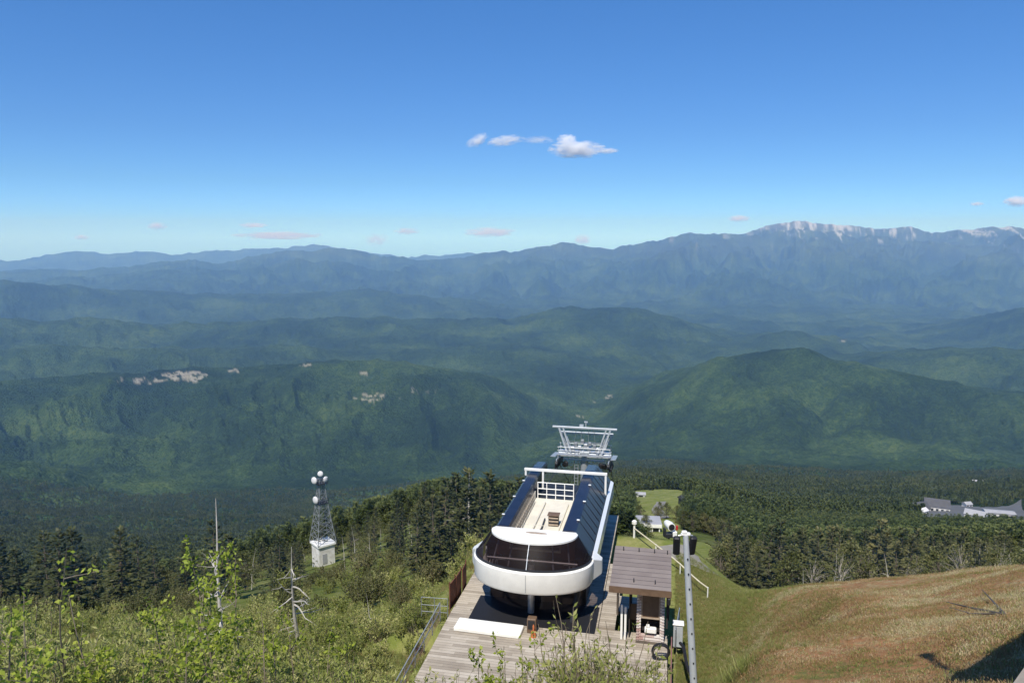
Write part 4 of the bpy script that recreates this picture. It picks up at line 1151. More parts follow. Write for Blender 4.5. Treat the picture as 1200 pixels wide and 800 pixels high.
# ------------------------------------------------------------------ foliage
def unit(a):
    return a / np.maximum(np.linalg.norm(a, axis=-1, keepdims=True), 1e-9)
def kites(P, D, S, Lg, W, fold=0.0, rs=None):
    """one leaf per row: base P, direction D, side S, length Lg, width W"""
    n = len(P); Lg = np.broadcast_to(np.asarray(Lg, float).reshape(-1, 1), (n, 1)); W = np.broadcast_to(np.asarray(W, float).reshape(-1, 1), (n, 1))
    D = unit(D); S = unit(S - D * (S * D).sum(-1, keepdims=True))
    V = np.stack([P, P + D * Lg * .45 + S * W * .5, P + D * Lg, P + D * Lg * .45 - S * W * .5], 1).reshape(-1, 3)
    return V, np.arange(n * 4).reshape(n, 4)
def rdir(rs, n):
    return unit(rs.randn(n, 3))
def limb(q, rs, p, d, L_, r, n=4, bend=.25, sides=5, tip=.25):
    pts = [Vector(p)]; d = Vector(d).normalized()
    for k in range(n):
        d = (d + Vector(rs.randn(3)) * bend * .5).normalized(); pts.append(pts[-1] + d * (L_ / n))
    q.tube(pts, [r * (1 - (1 - tip) * k / n) for k in range(n + 1)], sides, False)
    return pts
def tree_thing(name, label, cat, group, wood_mb, wood_mat, V, Fc, leaf_mat_, crown='crown', trunk='trunk'):
    o = thing(name, label, cat, (0, 0, -500), 0, group)
    w_ = wood_mb.build(trunk, wood_mat, o, True)
    PARTS[o.name] = [w_]; PARTS[w_.name] = []
    if V is not None:
        c = bpy.data.objects.new(crown, np_mesh(crown, V, Fc, leaf_mat_)); C.objects.link(c); c.parent = o
        PARTS[o.name].append(c); PARTS[c.name] = []
    return o

def conifer(seed, h=9.0, spread=.2, gaps=.12, dens=1.0, low=.1, flat=0.0):
    rs = np.random.RandomState(seed)
    q = MB()
    lean = rs.randn(2) * .015 * h
    axis = lambda f: np.array((lean[0] * f * f, lean[1] * f * f, h * f))
    q.tube([axis(f) for f in np.linspace(-.05, 1, 8)], [.018 * h * (1 - f) + .012 for f in np.linspace(0, 1, 8)], 6)
    P, D, S, Lg, W = [], [], [], [], []
    nw = int(26 * dens)
    for k in range(nw):
        f = low + (1 - low) * (k + rs.rand() * .6) / nw
        nb = rs.randint(4, 7)
        a0 = rs.rand() * 6.28
        prof = (1 - f) ** .8 * (.75 + .5 * math.sin(k * 2.1 + seed) ** 2)
        for j in range(nb):
            if rs.rand() < gaps: continue
            a = a0 + 6.283 * j / nb + rs.randn() * .25
            Lb = h * (spread * prof * rs.uniform(.6, 1.2) + .018)
            el = -.12 - .22 * (1 - f) + .55 * f ** 3 + rs.randn() * .1
            d = np.array((math.cos(a) * math.cos(el), math.sin(a) * math.cos(el), math.sin(el)))
            b = axis(f)
            if Lb > .09 * h: q.tube([b, b + d * Lb * .55, b + d * Lb + np.array((0, 0, .03 * h))], [.0035 * h, .0025 * h, .0008 * h], 3, False)
            n = max(4, int(15 * Lb / (h * spread)))
            t = rs.uniform(.12, 1.0, n) ** .8
            p = b + d * (Lb * t)[:, None] + np.array((0, 0, .03 * h)) * (t ** 2)[:, None]
            side = np.array((-math.sin(a), math.cos(a), 0))
            dd = d + side * rs.uniform(-1.1, 1.1, (n, 1)) + np.array((0, 0, .18)) + rs.randn(n, 3) * .12
            P.append(p); D.append(dd); S.append(np.cross(dd, np.array((0, 0, 1.0))) + rs.randn(n, 3) * .35)
            Lg.append(rs.uniform(.055, .095, n) * h * (1.0 - .35 * f)); W.append(rs.uniform(.022, .036, n) * h)
    P, D, S = map(np.concatenate, (P, D, S)); Lg = np.concatenate(Lg); W = np.concatenate(W)
    return q, kites(P, D, S, Lg, W)

def broadleaf(seed, h=8.0, wide=.36, clumps=46, leaves=44, leaf=.26, base=.22):
    rs = np.random.RandomState(seed)
    q = MB()
    pts = limb(q, rs, (0, 0, -.3), (rs.randn() * .06, rs.randn() * .06, 1), h * .62, .022 * h, 5, .12, 6)
    P, D, S, Lg = [], [], [], []
    for k in range(clumps):
        f = base + (1 - base) * (k + rs.rand()) / clumps
        a = rs.rand() * 6.28
        rad = h * wide * (math.sin(min(1, (f - base) / (1 - base) * .95 + .12) * math.pi) ** .6) * rs.uniform(.35, 1.1)
        c = np.array((math.cos(a) * rad, math.sin(a) * rad, h * f * rs.uniform(.9, 1.04)))
        st = pts[min(5, 1 + int(f * 4.5))]
        q.tube([st, (Vector(c) + st) / 2 + Vector((0, 0, .05 * h)), Vector(c)], [.007 * h, .004 * h, .0015 * h], 4, False)
        n = int(leaves * rs.uniform(.6, 1.4)); sz = h * rs.uniform(.055, .115)
        p = c + rdir(rs, n) * (sz * rs.rand(n, 1) ** .45) * np.array((1.15, 1.15, .7))
        P.append(p); d = unit(p - c) + rs.randn(n, 3) * .55 + np.array((0, 0, -.15)); D.append(d); S.append(rs.randn(n, 3))
        Lg.append(rs.uniform(.7, 1.25, n) * leaf)
    P, D, S = map(np.concatenate, (P, D, S)); Lg = np.concatenate(Lg)
    return q, kites(P, D, S, Lg, Lg * .72)

def shrub(seed, h=1.6, stems=13, leaves=520, leaf=.105, asp=.3, spread=.42, bare=.0):
    rs = np.random.RandomState(seed)
    q = MB(); P, D = [], []
    per = max(1, leaves // (stems * 4))
    for k in range(stems):
        a = rs.rand() * 6.28; lean = spread * rs.rand() ** .6
        p0 = (rs.randn() * .12 * h, rs.randn() * .12 * h, -.1)
        L_ = h * rs.uniform(.65, 1.1)
        pts = limb(q, rs, p0, (math.cos(a) * lean, math.sin(a) * lean, 1), L_, .012 * h ** .5, 5, .18, 4, .25)
        chains = [pts]
        for b in range(3):
            i = rs.randint(1, 4)
            chains.append(limb(q, rs, pts[i], (rs.randn() * .6, rs.randn() * .6, .9), L_ * rs.uniform(.3, .55), .006, 3, .25, 3, .3))
        for ch in chains:
            n = int(per * rs.uniform(.6, 1.4))
            t = rs.uniform(.25, 1, n) * (len(ch) - 1.001)
            i = t.astype(int); A = np.array([tuple(v) for v in ch])
            p = A[i] + (A[i + 1] - A[i]) * (t - i)[:, None]
            P.append(p); D.append(unit(A[i + 1] - A[i]) * .7 + rs.randn(n, 3) * .6)
    P = np.concatenate(P); D = np.concatenate(D); n = len(P)
    Lg = rs.uniform(.7, 1.3, n) * leaf
    return q, kites(P, D, rs.randn(n, 3), Lg, Lg * asp)

def snag(seed, h, branches=9, rad=.1, blen=.28, bare_top=.35):
    rs = np.random.RandomState(seed)
    q = MB()
    pts = []
    p = Vector((0, 0, -.4)); d = Vector((rs.randn() * .03, rs.randn() * .03, 1)).normalized()
    for k in range(9):
        pts.append(p.copy()); d = (d + Vector((rs.randn() * .035, rs.randn() * .035, 0))).normalized(); p = p + d * ((h + .4) / 8)
    q.tube(pts, [rad * (1 - .9 * (k / 8) ** .8) for k in range(9)], 7)
    o_b = []
    for k in range(branches):
        f = .18 + (1 - bare_top - .18) * (k + rs.rand()) / branches
        i = f * 8; j = int(i); b = pts[j].lerp(pts[j + 1], i - j)
        a = rs.rand() * 6.28
        w = MB(); pp = limb(w, rs, b, (math.cos(a), math.sin(a), rs.uniform(-.15, .55)), h * blen * rs.uniform(.5, 1.1) * (1.15 - f * .6), rad * .3, 5, .3, 4, .15)
        for _ in range(rs.randint(1, 4)):
            limb(w, rs, pp[rs.randint(1, 4)], (math.cos(a) + rs.randn() * .6, math.sin(a) + rs.randn() * .6, rs.randn() * .4 + .1), h * blen * .35, rad * .13, 3, .3, 3, .2)
        o_b.append(w)
    return q, o_b
def place_snag(name, label, seed, x, y, h, group=None, **k):
    q, bs = snag(seed, h, **k)
    o = thing(name, label, 'dead tree', (x, y, ground(x, y)), 0, group)
    q.build('trunk', M['dead_wood'], o, True)
    for w in bs: w.build('branch', M['dead_wood'], o, True)
    return o

used = set()
def stand(protos, i, x, y, scale, rz, sink=.15, group=None, label=None):
    """the first standing of a prototype moves it there; later ones are copies with copies of their parts"""
    k = i % len(protos)
    o = protos[k]
    if o.name in used:
        o = copy_tree(o)
    else: used.add(o.name)
    o.location = (x, y, ground(x, y) - sink)
    o.rotation_euler = (random.uniform(-.04, .04), random.uniform(-.04, .04), rz)
    o.scale = (scale * random.uniform(.88, 1.12), scale * random.uniform(.88, 1.12), scale)
    if label: o['label'] = label
    if group: o['group'] = group
    return o

def px_of(x, y, z): return project(x, y, z)

# --- trees of the wooded ridge round the radio tower
GA = 'conifers of the wooded ridge round the radio tower'
LA = 'dark conifer among the many on the wooded ridge round the radio tower'
ridge_con = [tree_thing('conifer_tree', LA, 'tree', GA, *(lambda r: (r[0], M['bark'], r[1][0], r[1][1], M['conifer']))(conifer(100 + i, 9.0, sp, gp, dn, lw))) for i, (sp, gp, dn, lw) in enumerate([(.19, .1, 1, .08), (.23, .2, .9, .12), (.17, .12, 1, .05), (.25, .25, .85, .15), (.21, .15, 1, .1)])]
GB = 'conifers of the forest below the grassy bank'
LB_ = 'dark conifer among the many in the forest below the dry grass bank'
bank_con = [tree_thing('conifer_tree', LB_, 'tree', GB, *(lambda r: (r[0], M['bark'], r[1][0], r[1][1], M['ragged_conifer']))(conifer(130 + i, 9.5, sp, gp, dn, lw))) for i, (sp, gp, dn, lw) in enumerate([(.19, .2, .9, .12), (.2, .15, .95, .12), (.22, .3, .8, .2), (.22, .25, .85, .18)])]
GC = 'leafy trees of the wooded ridge round the radio tower'
LC = 'olive green leafy tree among the conifers of the ridge round the radio tower'
ridge_bro = [tree_thing('leafy_tree', LC, 'tree', GC, *(lambda r: (r[0], M['bark'], r[1][0], r[1][1], M['broad']))(broadleaf(160 + i, 6.5, w, c, 44, .24))) for i, (w, c) in enumerate([(.42, 46), (.5, 40), (.38, 50)])]
GD = 'leafy trees along the ski run'
LD = 'green leafy tree standing along the edge of the ski run below the station'
run_bro = [tree_thing('leafy_tree', LD, 'tree', GD, *(lambda r: (r[0], M['bark'], r[1][0], r[1][1], M['broad']))(broadleaf(180 + i, 7.5, w, c, 46, .27))) for i, (w, c) in enumerate([(.42, 50), (.36, 46)])]
GE = 'leafy trees of the forest below the grassy bank'
LE = 'olive green leafy tree among the conifers below the dry grass bank'
bank_bro = [tree_thing('leafy_tree', LE, 'tree', GE, *(lambda r: (r[0], M['bark'], r[1][0], r[1][1], M['broad']))(broadleaf(190 + i, 7.0, w, c, 44, .26))) for i, (w, c) in enumerate([(.4, 46), (.34, 50)])]
taken = []
def free(x, y, d):
    for a, b in taken:
        if (a - x) ** 2 + (b - y) ** 2 < d * d: return False
    taken.append((x, y)); return True
rb_px = 379.5
def scatter(n, a0, a1, r0, r1, d, ok):
    out = []; tries = 0
    while len(out) < n and tries < n * 60:
        tries += 1
        az = R(random.uniform(a0, a1)); r = math.sqrt(random.uniform(r0 * r0, r1 * r1))
        x, y = r * math.sin(az), r * math.cos(az)
        if float(cover(np.array([x]), np.array([y]))[0]) < .5 and r > 78: continue
        z = ground(x, y); px, py = project(x, y, z)
        if not ok(px, py, r): continue
        if free(x, y, d): out.append((x, y, r, px))
    return sorted(out, key=lambda p: p[2])
# keep the radio hut's front clear of trees
def ok_ridge(px, py, r):
    if 350 < px < 412 and r < 131: return False
    if px > 560 and r < 100: return False
    lim = np.interp(px, [-80, 60, 200, 330, 420, 520, 600], [79, 79, 80, 92, 104, 90, 80])
    return r > lim
spots = scatter(195, -39, -1.0, 78, 205, 3.4, ok_ridge)
for i, (x, y, r, px) in enumerate(spots):
    leafy = random.random() < (.42 if 280 < px < 540 else .12)
    sc = random.uniform(.75, 1.15) * (.8 if 300 < px < 470 else 1.0)
    if leafy: stand(ridge_bro, i, x, y, sc * .9, random.uniform(0, 6.28))
    else: stand(ridge_con, i, x, y, sc, random.uniform(0, 6.28))
def ok_bank(px, py, r):
    lim = np.interp(px, [840, 870, 950, 1100, 1250], [120, 100, 84, 80, 78])
    return px > 838 and r > lim
spots = scatter(205, 14, 38, 78, 205, 3.5, ok_bank)
for i, (x, y, r, px) in enumerate(spots):
    sc = random.uniform(.7, 1.2)
    if px > 1040:
        tall = at_r(px, 611 + random.uniform(0, 22), r)[2] - ground(x, y)
        sc = max(.3, min(sc, tall / 10.2))
    if random.random() < .30: stand(bank_bro, i, x, y, sc, random.uniform(0, 6.28))
    else: stand(bank_con, i, x, y, sc, random.uniform(0, 6.28))
run_spots = [(742, 84, .75), (752, 95, .7), (762, 88, .5), (738, 118, .9), (748, 135, .95), (757, 155, .9), (737, 170, 1.0), (742, 210, 1.1), (800, 262, 1.0), (812, 255, 1.1), (824, 262, 1.0), (806, 285, 1.1), (835, 258, 1.0), (792, 300, 1.0), (818, 300, 1.1), (846, 250, 1.1), (735, 250, 1.1), (748, 290, 1.0), (756, 250, .9), (845, 112, .9), (852, 118, 1.0), (849, 104, .8), (856, 126, 1.1), (768, 300, 1.0), (780, 330, 1.0), (772, 345, 1.0), (741, 100, .8), (728, 95, .8), (731, 140, 1.0), (765, 112, .5), (772, 120, .45)]
for i, (px, r, sc) in enumerate(run_spots):
    p = at_r(px, 640, r); stand(run_bro, i, p[0], p[1], sc * random.uniform(.9, 1.05), random.uniform(0, 6.28))
# the tall ragged conifer with a bare trunk beside the station
q, (Vc, Fc_) = conifer(301, 10.5, .27, .42, .75, .32)
p = at_r(549, 650, 84)
o = tree_thing('conifer_tree', 'tall ragged conifer with a pale bare trunk close beside the station', 'tree', None, q, M['dead_wood'], Vc, Fc_, M['conifer'])
o.location = (p[0], p[1], ground(p[0], p[1]) - .2)
zt = at_r(549, 552, 84)[2]; s_ = (zt - o.location.z) / 10.5; o.scale = (s_, s_, s_)
for i, (px, row, r) in enumerate([(575, 556, 90), (520, 572, 88), (600, 566, 100), (535, 590, 78), (562, 600, 76), (585, 590, 82), (508, 580, 84), (498, 592, 90), (528, 562, 94), (546, 572, 78), (556, 560, 88), (567, 572, 80), (537, 556, 98), (590, 574, 92), (515, 600, 77), (575, 600, 72), (552, 612, 70), (530, 615, 73), (488, 602, 82), (607, 560, 104)]):
    p = at_r(px, row, r); g = ground(p[0], p[1]); c = stand(ridge_con, i, p[0], p[1], max(.5, (p[2] - g) / 9.0), i * 1.3)

# leafless pale birches ragged along the forest edge
GF = 'leafless birches along the forest edge below the grassy bank'
LF = 'leafless pale birch with bare spreading branches along the forest edge below the dry grass bank'
bare = [tree_thing('bare_tree', LF, 'tree', GF, *(lambda r: (r[0], M['grey_bark'], r[1][0], r[1][1], M['broad']))(broadleaf(210 + i, 6.0, .30, 46, 9, .2, .42))) for i in range(3)]
random.seed(31)
for i in range(34):
    px = random.choice([random.uniform(940, 1210), random.uniform(980, 1110)]); r = random.uniform(79, 118)
    p = at_r(px, 690, r); stand(bare, i, p[0], p[1], random.uniform(.6, 1.05), random.uniform(0, 6.28))
# pale dead trunks
place_snag('dead_tree', 'tallest bleached dead trunk with a long bare tip among the lime leaves', 401, *(lambda p: (p[0], p[1]))(at_r(261, 720, 36)), at_r(262, 588, 36)[2] - ground(*at_r(261, 720, 36)[:2]), rad=.14, branches=13, blen=.28)
place_snag('dead_tree', 'bleached dead trunk with spiky side branches below the radio tower', 402, *(lambda p: (p[0], p[1]))(at_r(347, 710, 46)), at_r(347, 628, 46)[2] - ground(*at_r(347, 710, 46)[:2]), rad=.17, branches=13, blen=.34, bare_top=.2)
place_snag('dead_tree', 'short slender dead stem standing on the shrub slope near the deck railing', 403, *(lambda p: (p[0], p[1]))(at_r(435, 720, 48)), 3.4, rad=.06, branches=4, blen=.18)
random.seed(77)
for i in range(26):
    px = random.uniform(880, 1205); r = random.uniform(82, 125)
    p = at_r(px, 690, r); x, y = p[0], p[1]
    place_snag('dead_tree', 'slim bleached dead trunk among the trees below the dry grass bank', 420 + i, x, y, random.uniform(4, 7.5), 'dead trunks below the grassy bank', rad=.10, branches=4, blen=.2)
for i in range(12):
    px = random.uniform(290, 540); r = random.uniform(105, 170)
    p = at_r(px, 640, r)
    place_snag('dead_tree', 'slim bleached dead trunk among the trees of the ridge', 460 + i, p[0], p[1], random.uniform(4, 7), 'dead trunks on the wooded ridge', rad=.09, branches=4, blen=.2)

# --- shrubs of the slope
random.seed(5)
GS = 'olive green shrubs covering the near slope'
LS = 'olive green shrub in the dense thicket on the slope beside the deck'
willow = [tree_thing('shrub', LS, 'shrub', GS, *(lambda r: (r[0], M['brown_twig'], r[1][0], r[1][1], M['willow']))(shrub(500 + i, h, 15, n, lf, a)), crown='foliage', trunk='stems') for i, (h, n, lf, a) in enumerate([(1.6, 1250, .15, .34), (1.3, 1100, .13, .4), (1.9, 1300, .16, .28), (1.1, 950, .14, .45), (1.5, 1250, .12, .5)])]
near_willow = [tree_thing('shrub', LS, 'shrub', GS, *(lambda r: (r[0], M['brown_twig'], r[1][0], r[1][1], M['willow']))(shrub(520 + i, h, 18, 2600, lf, a)), crown='foliage', trunk='stems') for i, (h, lf, a) in enumerate([(1.5, .085, .36), (1.2, .075, .42), (1.7, .09, .3)])]
GBu = 'tall rounded bushes between the thicket and the radio tower'
LBu = 'tall rounded olive brown bush on the slope between thicket and radio tower'
bushes = [tree_thing('bush', LBu, 'bush', GBu, *(lambda r: (r[0], M['brown_twig'], r[1][0], r[1][1], M['broad' if i != 1 else 'willow']))(shrub(540 + i, 3.2, 26, 2400, .2, .55, .6)), crown='foliage', trunk='stems') for i in range(3)]
taken.clear()
n_s = 0; tries = 0
while n_s < 295 and tries < 20000:
    tries += 1
    az = R(random.uniform(-39, 2)); r = random.uniform(10.5, 62)
    x, y = r * math.sin(az), r * math.cos(az)
    s_, t_ = to_local(x, y)
    if s_ > -9.5 and t_ > -6.3: continue
    px, py = project(x, y, ground(x, y))
    if px > 560 or px < -70: continue
    if 58 < px < 138 and r > 17 and r < 58 and random.random() < .9: continue
    if 380 < px < 505 and 26 < r < 44 and random.random() < .3: continue
    if px > 470 and r < 24 and random.random() < .8: continue
    if not free(x, y, .35 + r * .018): continue
    stand(near_willow if r < 19 else willow, n_s, x, y, random.uniform(.8, 1.3) * (1 if r > 16 else .9), random.uniform(0, 6.28), .05); n_s += 1
for i in range(4):
    p = hit(random.uniform(425, 500), random.uniform(735, 800)); s_, t_ = to_local(p[0], p[1])
    if t_ < -5.6: stand(willow, i, p[0], p[1], random.uniform(.6, 1.0), random.uniform(0, 6.28), .05)
n_b = 0; tries = 0
while n_b < 75 and tries < 5000:
    tries += 1
    px = random.uniform(330, 552); r = random.uniform(48, 108)
    p = at_r(px, 690, r); x, y = p[0], p[1]
    s_, t_ = to_local(x, y)
    if s_ > -9 and t_ > -8: continue
    if not free(x, y, 2.0): continue
    stand(bushes, n_b, x, y, random.uniform(.55, 1.0) * (.7 if 340 < px < 415 else 1), random.uniform(0, 6.28), .1); n_b += 1
for i in range(60):
    px = random.uniform(-70, 340); r = random.uniform(60, 92)
    p = at_r(px, 720, r)
    if free(p[0], p[1], 2.0): stand(bushes, i, p[0], p[1], random.uniform(.5, .85), random.uniform(0, 6.28), .1)

def sapling(name, label, seed, px, row, r, n_br=5, leaves=130, leaf=.13, lean=.12, mat='lime', asp=.58):
    rs = np.random.RandomState(seed)
    p = at_r(px, row, r); b = ground(p[0], p[1]); h = p[2] - b
    q = MB(); ln = rs.randn(2) * lean
    x0, y0 = p[0] - ln[0] * h, p[1] - ln[1] * h
    b = ground(x0, y0); h = p[2] - b
    pts = limb(q, rs, (0, 0, -.1), (ln[0], ln[1], 1), h, .022, 7, .10, 5, .25)
    P, D = [], []
    chains = [pts[4:]]
    for k in range(n_br):
        i = rs.randint(2, 7); a = rs.rand() * 6.28
        chains.append(limb(q, rs, pts[i], (math.cos(a), math.sin(a), .7), min(1.0, h * .3) * rs.uniform(.6, 1.1), .009, 4, .3, 4, .3))
    for ch in chains:
        A = np.array([tuple(v) for v in ch]); n = max(3, int(leaves * 1.9) // len(chains))
        t = rs.uniform(.1, 1, n) ** .7 * (len(A) - 1.001); i = t.astype(int)
        P.append(A[i] + (A[i + 1] - A[i]) * (t - i)[:, None] + rs.randn(n, 3) * .05); D.append(rs.randn(n, 3) + np.array((0, 0, -.1)))
    P = np.concatenate(P); D = np.concatenate(D); n = len(P); Lg = rs.uniform(.7, 1.2, n) * leaf
    o = tree_thing(name, label, 'sapling', None, q, M['brown_twig'], *kites(P, D, rs.randn(n, 3) + np.array((0, 0, .6)), Lg, Lg * asp), M[mat], crown='leaves', trunk='stem')
    o.location = (x0, y0, b)
    return o
for i, (px, row, r, nb, lv, lab) in enumerate([
  (246, 624, 14, 9, 330, 'tallest lime leaved sapling crowding the foot of the bleached trunk'),
  (278, 655, 15, 7, 210, 'lime leaved sapling reaching over the side branches of the bleached trunk'),
  (226, 690, 13, 6, 200, 'bushy lime leaved sapling just below the tallest one'),
  (40, 682, 12, 7, 200, 'lime leaved sapling in front of the dark conifers at the picture edge'),
  (85, 694, 12.5, 6, 150, 'open lime leaved sapling beside the small meadow patch'),
  (14, 618, 13, 3, 34, 'thin sapling with a few leaves at its tip rising above the dark conifers'),
  (206, 748, 11, 6, 150, 'low lime leaved sapling at the bottom edge below the bleached trunk'),
  (338, 716, 15, 4, 60, 'small lime leaved sapling below the spiky dead trunk'),
  (292, 712, 14, 4, 60, 'small lime leaved sapling between the two bleached trunks'),
  (150, 760, 11, 4, 60, 'lime leaved sapling low in the thicket below the meadow patch'),
  (182, 700, 15, 6, 170, 'broad lime leaved sapling in the thicket between the meadow patch and the bleached trunk'),
  (310, 745, 13, 5, 120, 'lime leaved sapling low in the thicket below the spiky dead trunk'),
  (6, 700, 11, 5, 120, 'lime leaved sapling cut by the picture edge low in the thicket'),
  (255, 765, 11, 5, 120, 'lowest lime leaved sapling below the foot of the bleached trunk'),
  (385, 735, 18, 4, 90, 'lone lime leaved sapling on the slope towards the deck railing'),
  (548, 752, 20, 5, 90, 'green leaved sapling in front of the deck below the white platform'),
  (590, 752, 20.5, 6, 110, 'green leaved sapling in front of the middle of the deck'),
  (622, 734, 21, 4, 60, 'green leaved sapling topping out beside the orange cone'),
  (610, 784, 19, 4, 60, 'low green leaved sapling at the bottom edge in front of the deck')]):
    sapling('sapling', lab, 600 + i, px, row, r, nb, lv, .095 if r < 16 else .15)

# thin grey twigs with seed heads in front of the deck
GT = 'thin grey twiggy plants in front of the deck'
LT = 'thin grey twiggy plant with seed heads rising in front of the deck planks'
twigs = [tree_thing('twiggy_plant', LT, 'plant', GT, *(lambda r: (r[0], M['brown_twig'], r[1][0], r[1][1], M['willow']))(shrub(650 + i, 2.6, 6, 190, .13, .25, .22)), crown='leaves', trunk='stems') for i in range(3)]
random.seed(21)
for i, (px, row, r) in enumerate([(668, 700, 25), (655, 735, 23), (690, 740, 24), (708, 730, 24), (722, 715, 24.5), (735, 742, 23), (745, 765, 22), (690, 768, 21), (660, 775, 21), (640, 760, 22), (765, 770, 22), (600, 770, 22), (570, 778, 21), (535, 775, 21), (715, 780, 20), (630, 785, 20), (675, 725, 26), (700, 758, 22.5), (752, 748, 24)]):
    p = at_r(px, row, r); g = ground(p[0], p[1])
    stand(twigs, i, p[0], p[1], max(.4, (p[2] - g) / 2.7), random.uniform(0, 6.28), .05)

GR = 'low olive shrubs in front of the deck'
LR = 'low olive shrub growing against the front edge of the deck'
front = [tree_thing('shrub', LR, 'shrub', GR, *(lambda r: (r[0], M['brown_twig'], r[1][0], r[1][1], M['willow']))(shrub(680 + i, 1.6, 16, 1100, .10, .34)), crown='foliage', trunk='stems') for i in range(2)]
for i, (px, row, r) in enumerate([(650, 752, 24.5), (672, 744, 25), (695, 742, 25), (715, 750, 24.5), (735, 758, 24), (625, 775, 23), (600, 788, 22), (760, 778, 22.5), (655, 785, 21), (700, 782, 21.5), (560, 792, 21), (530, 790, 21), (740, 790, 21), (580, 778, 22.5)]):
    p = at_r(px, row, r); g = ground(p[0], p[1])
    stand(front, i, p[0], p[1], max(.4, (p[2] - g) / 1.6), random.uniform(0, 6.28), .05)

# dead branch lying on the bank
p = hit(1178, 722); rs = np.random.RandomState(9)
o = thing('dead_branch', 'bare grey dead branch lying on the dry grass bank', 'branch', p)
q = MB()
e1 = hit(1108, 712) - p; e2 = hit(1150, 700) - p; e3 = hit(1112, 722) - p
q.tube([Vector((0, 0, .05)), Vector(e1) * .5 + Vector((0, 0, .12)), Vector(e1) + Vector((0, 0, .22))], [.05, .035, .012], 6)
q.tube([Vector((0, 0, .05)), Vector(e2) * .5 + Vector((0, 0, .18)), Vector(e2) + Vector((0, 0, .3))], [.04, .028, .01], 6)
q.tube([Vector(e3) * .15 + Vector((0, 0, .08)), Vector(e3) * .6 + Vector((0, 0, .1)), Vector(e3) + Vector((0, 0, .3))], [.03, .02, .008], 5)
q.build('limb', M['bark'], o, True)

# ------------------------------------------------------------------ uncountable cover: instances of small prototypes on points
def proto_coll(name, items):
    co = bpy.data.collections.new(name)
    for k, (V, Fc, mt_) in enumerate(items):
        co.objects.link(bpy.data.objects.new('%s_plant' % name, np_mesh(name, V, Fc, mt_)))
    return co
def scatter_stuff(name, label, pts, scl, rot, coll, n_kind, pick=None):
    me_ = bpy.data.meshes.new(name)
    me_.vertices.add(len(pts)); me_.vertices.foreach_set('co', np.asarray(pts, np.float32).ravel())
    for nm, ty, data in (('pick', 'INT', (rng.randint(0, n_kind, len(pts)) if pick is None else pick).astype(np.int32)), ('size', 'FLOAT', np.asarray(scl, np.float32)), ('turn', 'FLOAT', np.asarray(rot, np.float32))):
        a = me_.attributes.new(nm, ty, 'POINT'); a.data.foreach_set('value', data)
    o = bpy.data.objects.new(name, me_); C.objects.link(o)
    ng = bpy.data.node_groups.new(name, 'GeometryNodeTree')
    ng.interface.new_socket('Geometry', in_out='INPUT', socket_type='NodeSocketGeometry')
    ng.interface.new_socket('Geometry', in_out='OUTPUT', socket_type='NodeSocketGeometry')
    n = ng.nodes; l = ng.links
    gi = n.new('NodeGroupInput'); go = n.new('NodeGroupOutput')
    iop = n.new('GeometryNodeInstanceOnPoints'); ci = n.new('GeometryNodeCollectionInfo')
    ci.inputs['Collection'].default_value = coll; ci.inputs['Separate Children'].default_value = True; ci.inputs['Reset Children'].default_value = True
    iop.inputs['Pick Instance'].default_value = True
    def att(nm, ty):
        a = n.new('GeometryNodeInputNamedAttribute'); a.data_type = ty; a.inputs['Name'].default_value = nm
        return a.outputs['Attribute']
    cx = n.new('ShaderNodeCombineXYZ'); l.new(att('turn', 'FLOAT'), cx.inputs[2])
    l.new(gi.outputs[0], iop.inputs['Points']); l.new(ci.outputs[0], iop.inputs['Instance'])
    l.new(att('pick', 'INT'), iop.inputs['Instance Index']); l.new(cx.outputs[0], iop.inputs['Rotation']); l.new(att('size', 'FLOAT'), iop.inputs['Scale'])
    l.new(iop.outputs[0], go.inputs[0])
    md = o.modifiers.new('scatter', 'NODES'); md.node_group = ng
    return tag(o, label, None, None, 'stuff')

def tuft(seed, n, h, w, wid=.012):
    rs = np.random.RandomState(seed)
    P = np.c_[rs.randn(n, 2) * w * .35, np.full(n, -.03)]
    D = np.c_[rs.randn(n, 2) * .45, np.ones(n)]
    return kites(P, D, rs.randn(n, 3) * np.array((1, 1, .1)), rs.uniform(.5, 1.2, n) * h, wid * rs.uniform(.7, 1.4, n))
dry_c = proto_coll('dry_tuft', [(*tuft(700 + i, 26, h, w, .016), M['dry_grass']) for i, (h, w) in enumerate([(.075, .34), (.10, .34), (.06, .38), (.14, .3)])] + [(*tuft(710, 26, .10, .3, .016), M['grass'])])
grass_c = proto_coll('grass_tuft', [(*tuft(720 + i, 30, h, w, .018), M['grass']) for i, (h, w) in enumerate([(.35, .3), (.5, .3), (.25, .35), (.6, .25)])] + [(*tuft(730, 24, .4, .3, .016), M['dry_grass'])])
def ground_pts(n, a0, a1, r0, r1, ok):
    az = np.radians(rng.uniform(a0, a1, n)); r = np.exp(rng.uniform(math.log(r0), math.log(r1), n)) if r1 / r0 > 3 else np.sqrt(rng.uniform(r0 * r0, r1 * r1, n))
    x, y = r * np.sin(az), r * np.cos(az); z = height(x, y)
    px, py = project(x, y, z)
    k = ok(x, y, r, px, py)
    return np.c_[x, y, z][k]
def off_deck(x, y):
    s_, t_ = to_local(x, y)
    return ~((s_ > -8.3) & (s_ < 19) & (t_ > -5.3) & (t_ < 7.6))
pts = ground_pts(42000, 13, 39, 15.5, 52, lambda x, y, r, px, py: (px > 850 + 60 * rng.randn(len(x)) * .5) & off_deck(x, y))
pts = np.concatenate([pts, ground_pts(90000, 11, 28, 22, 50, lambda x, y, r, px, py: (px > 870 + 40 * rng.randn(len(x))) & (px < 985) & off_deck(x, y))])
bare_n = fbm(pts[:, 0] / 3.4, pts[:, 1] / 3.4, 75, 4)
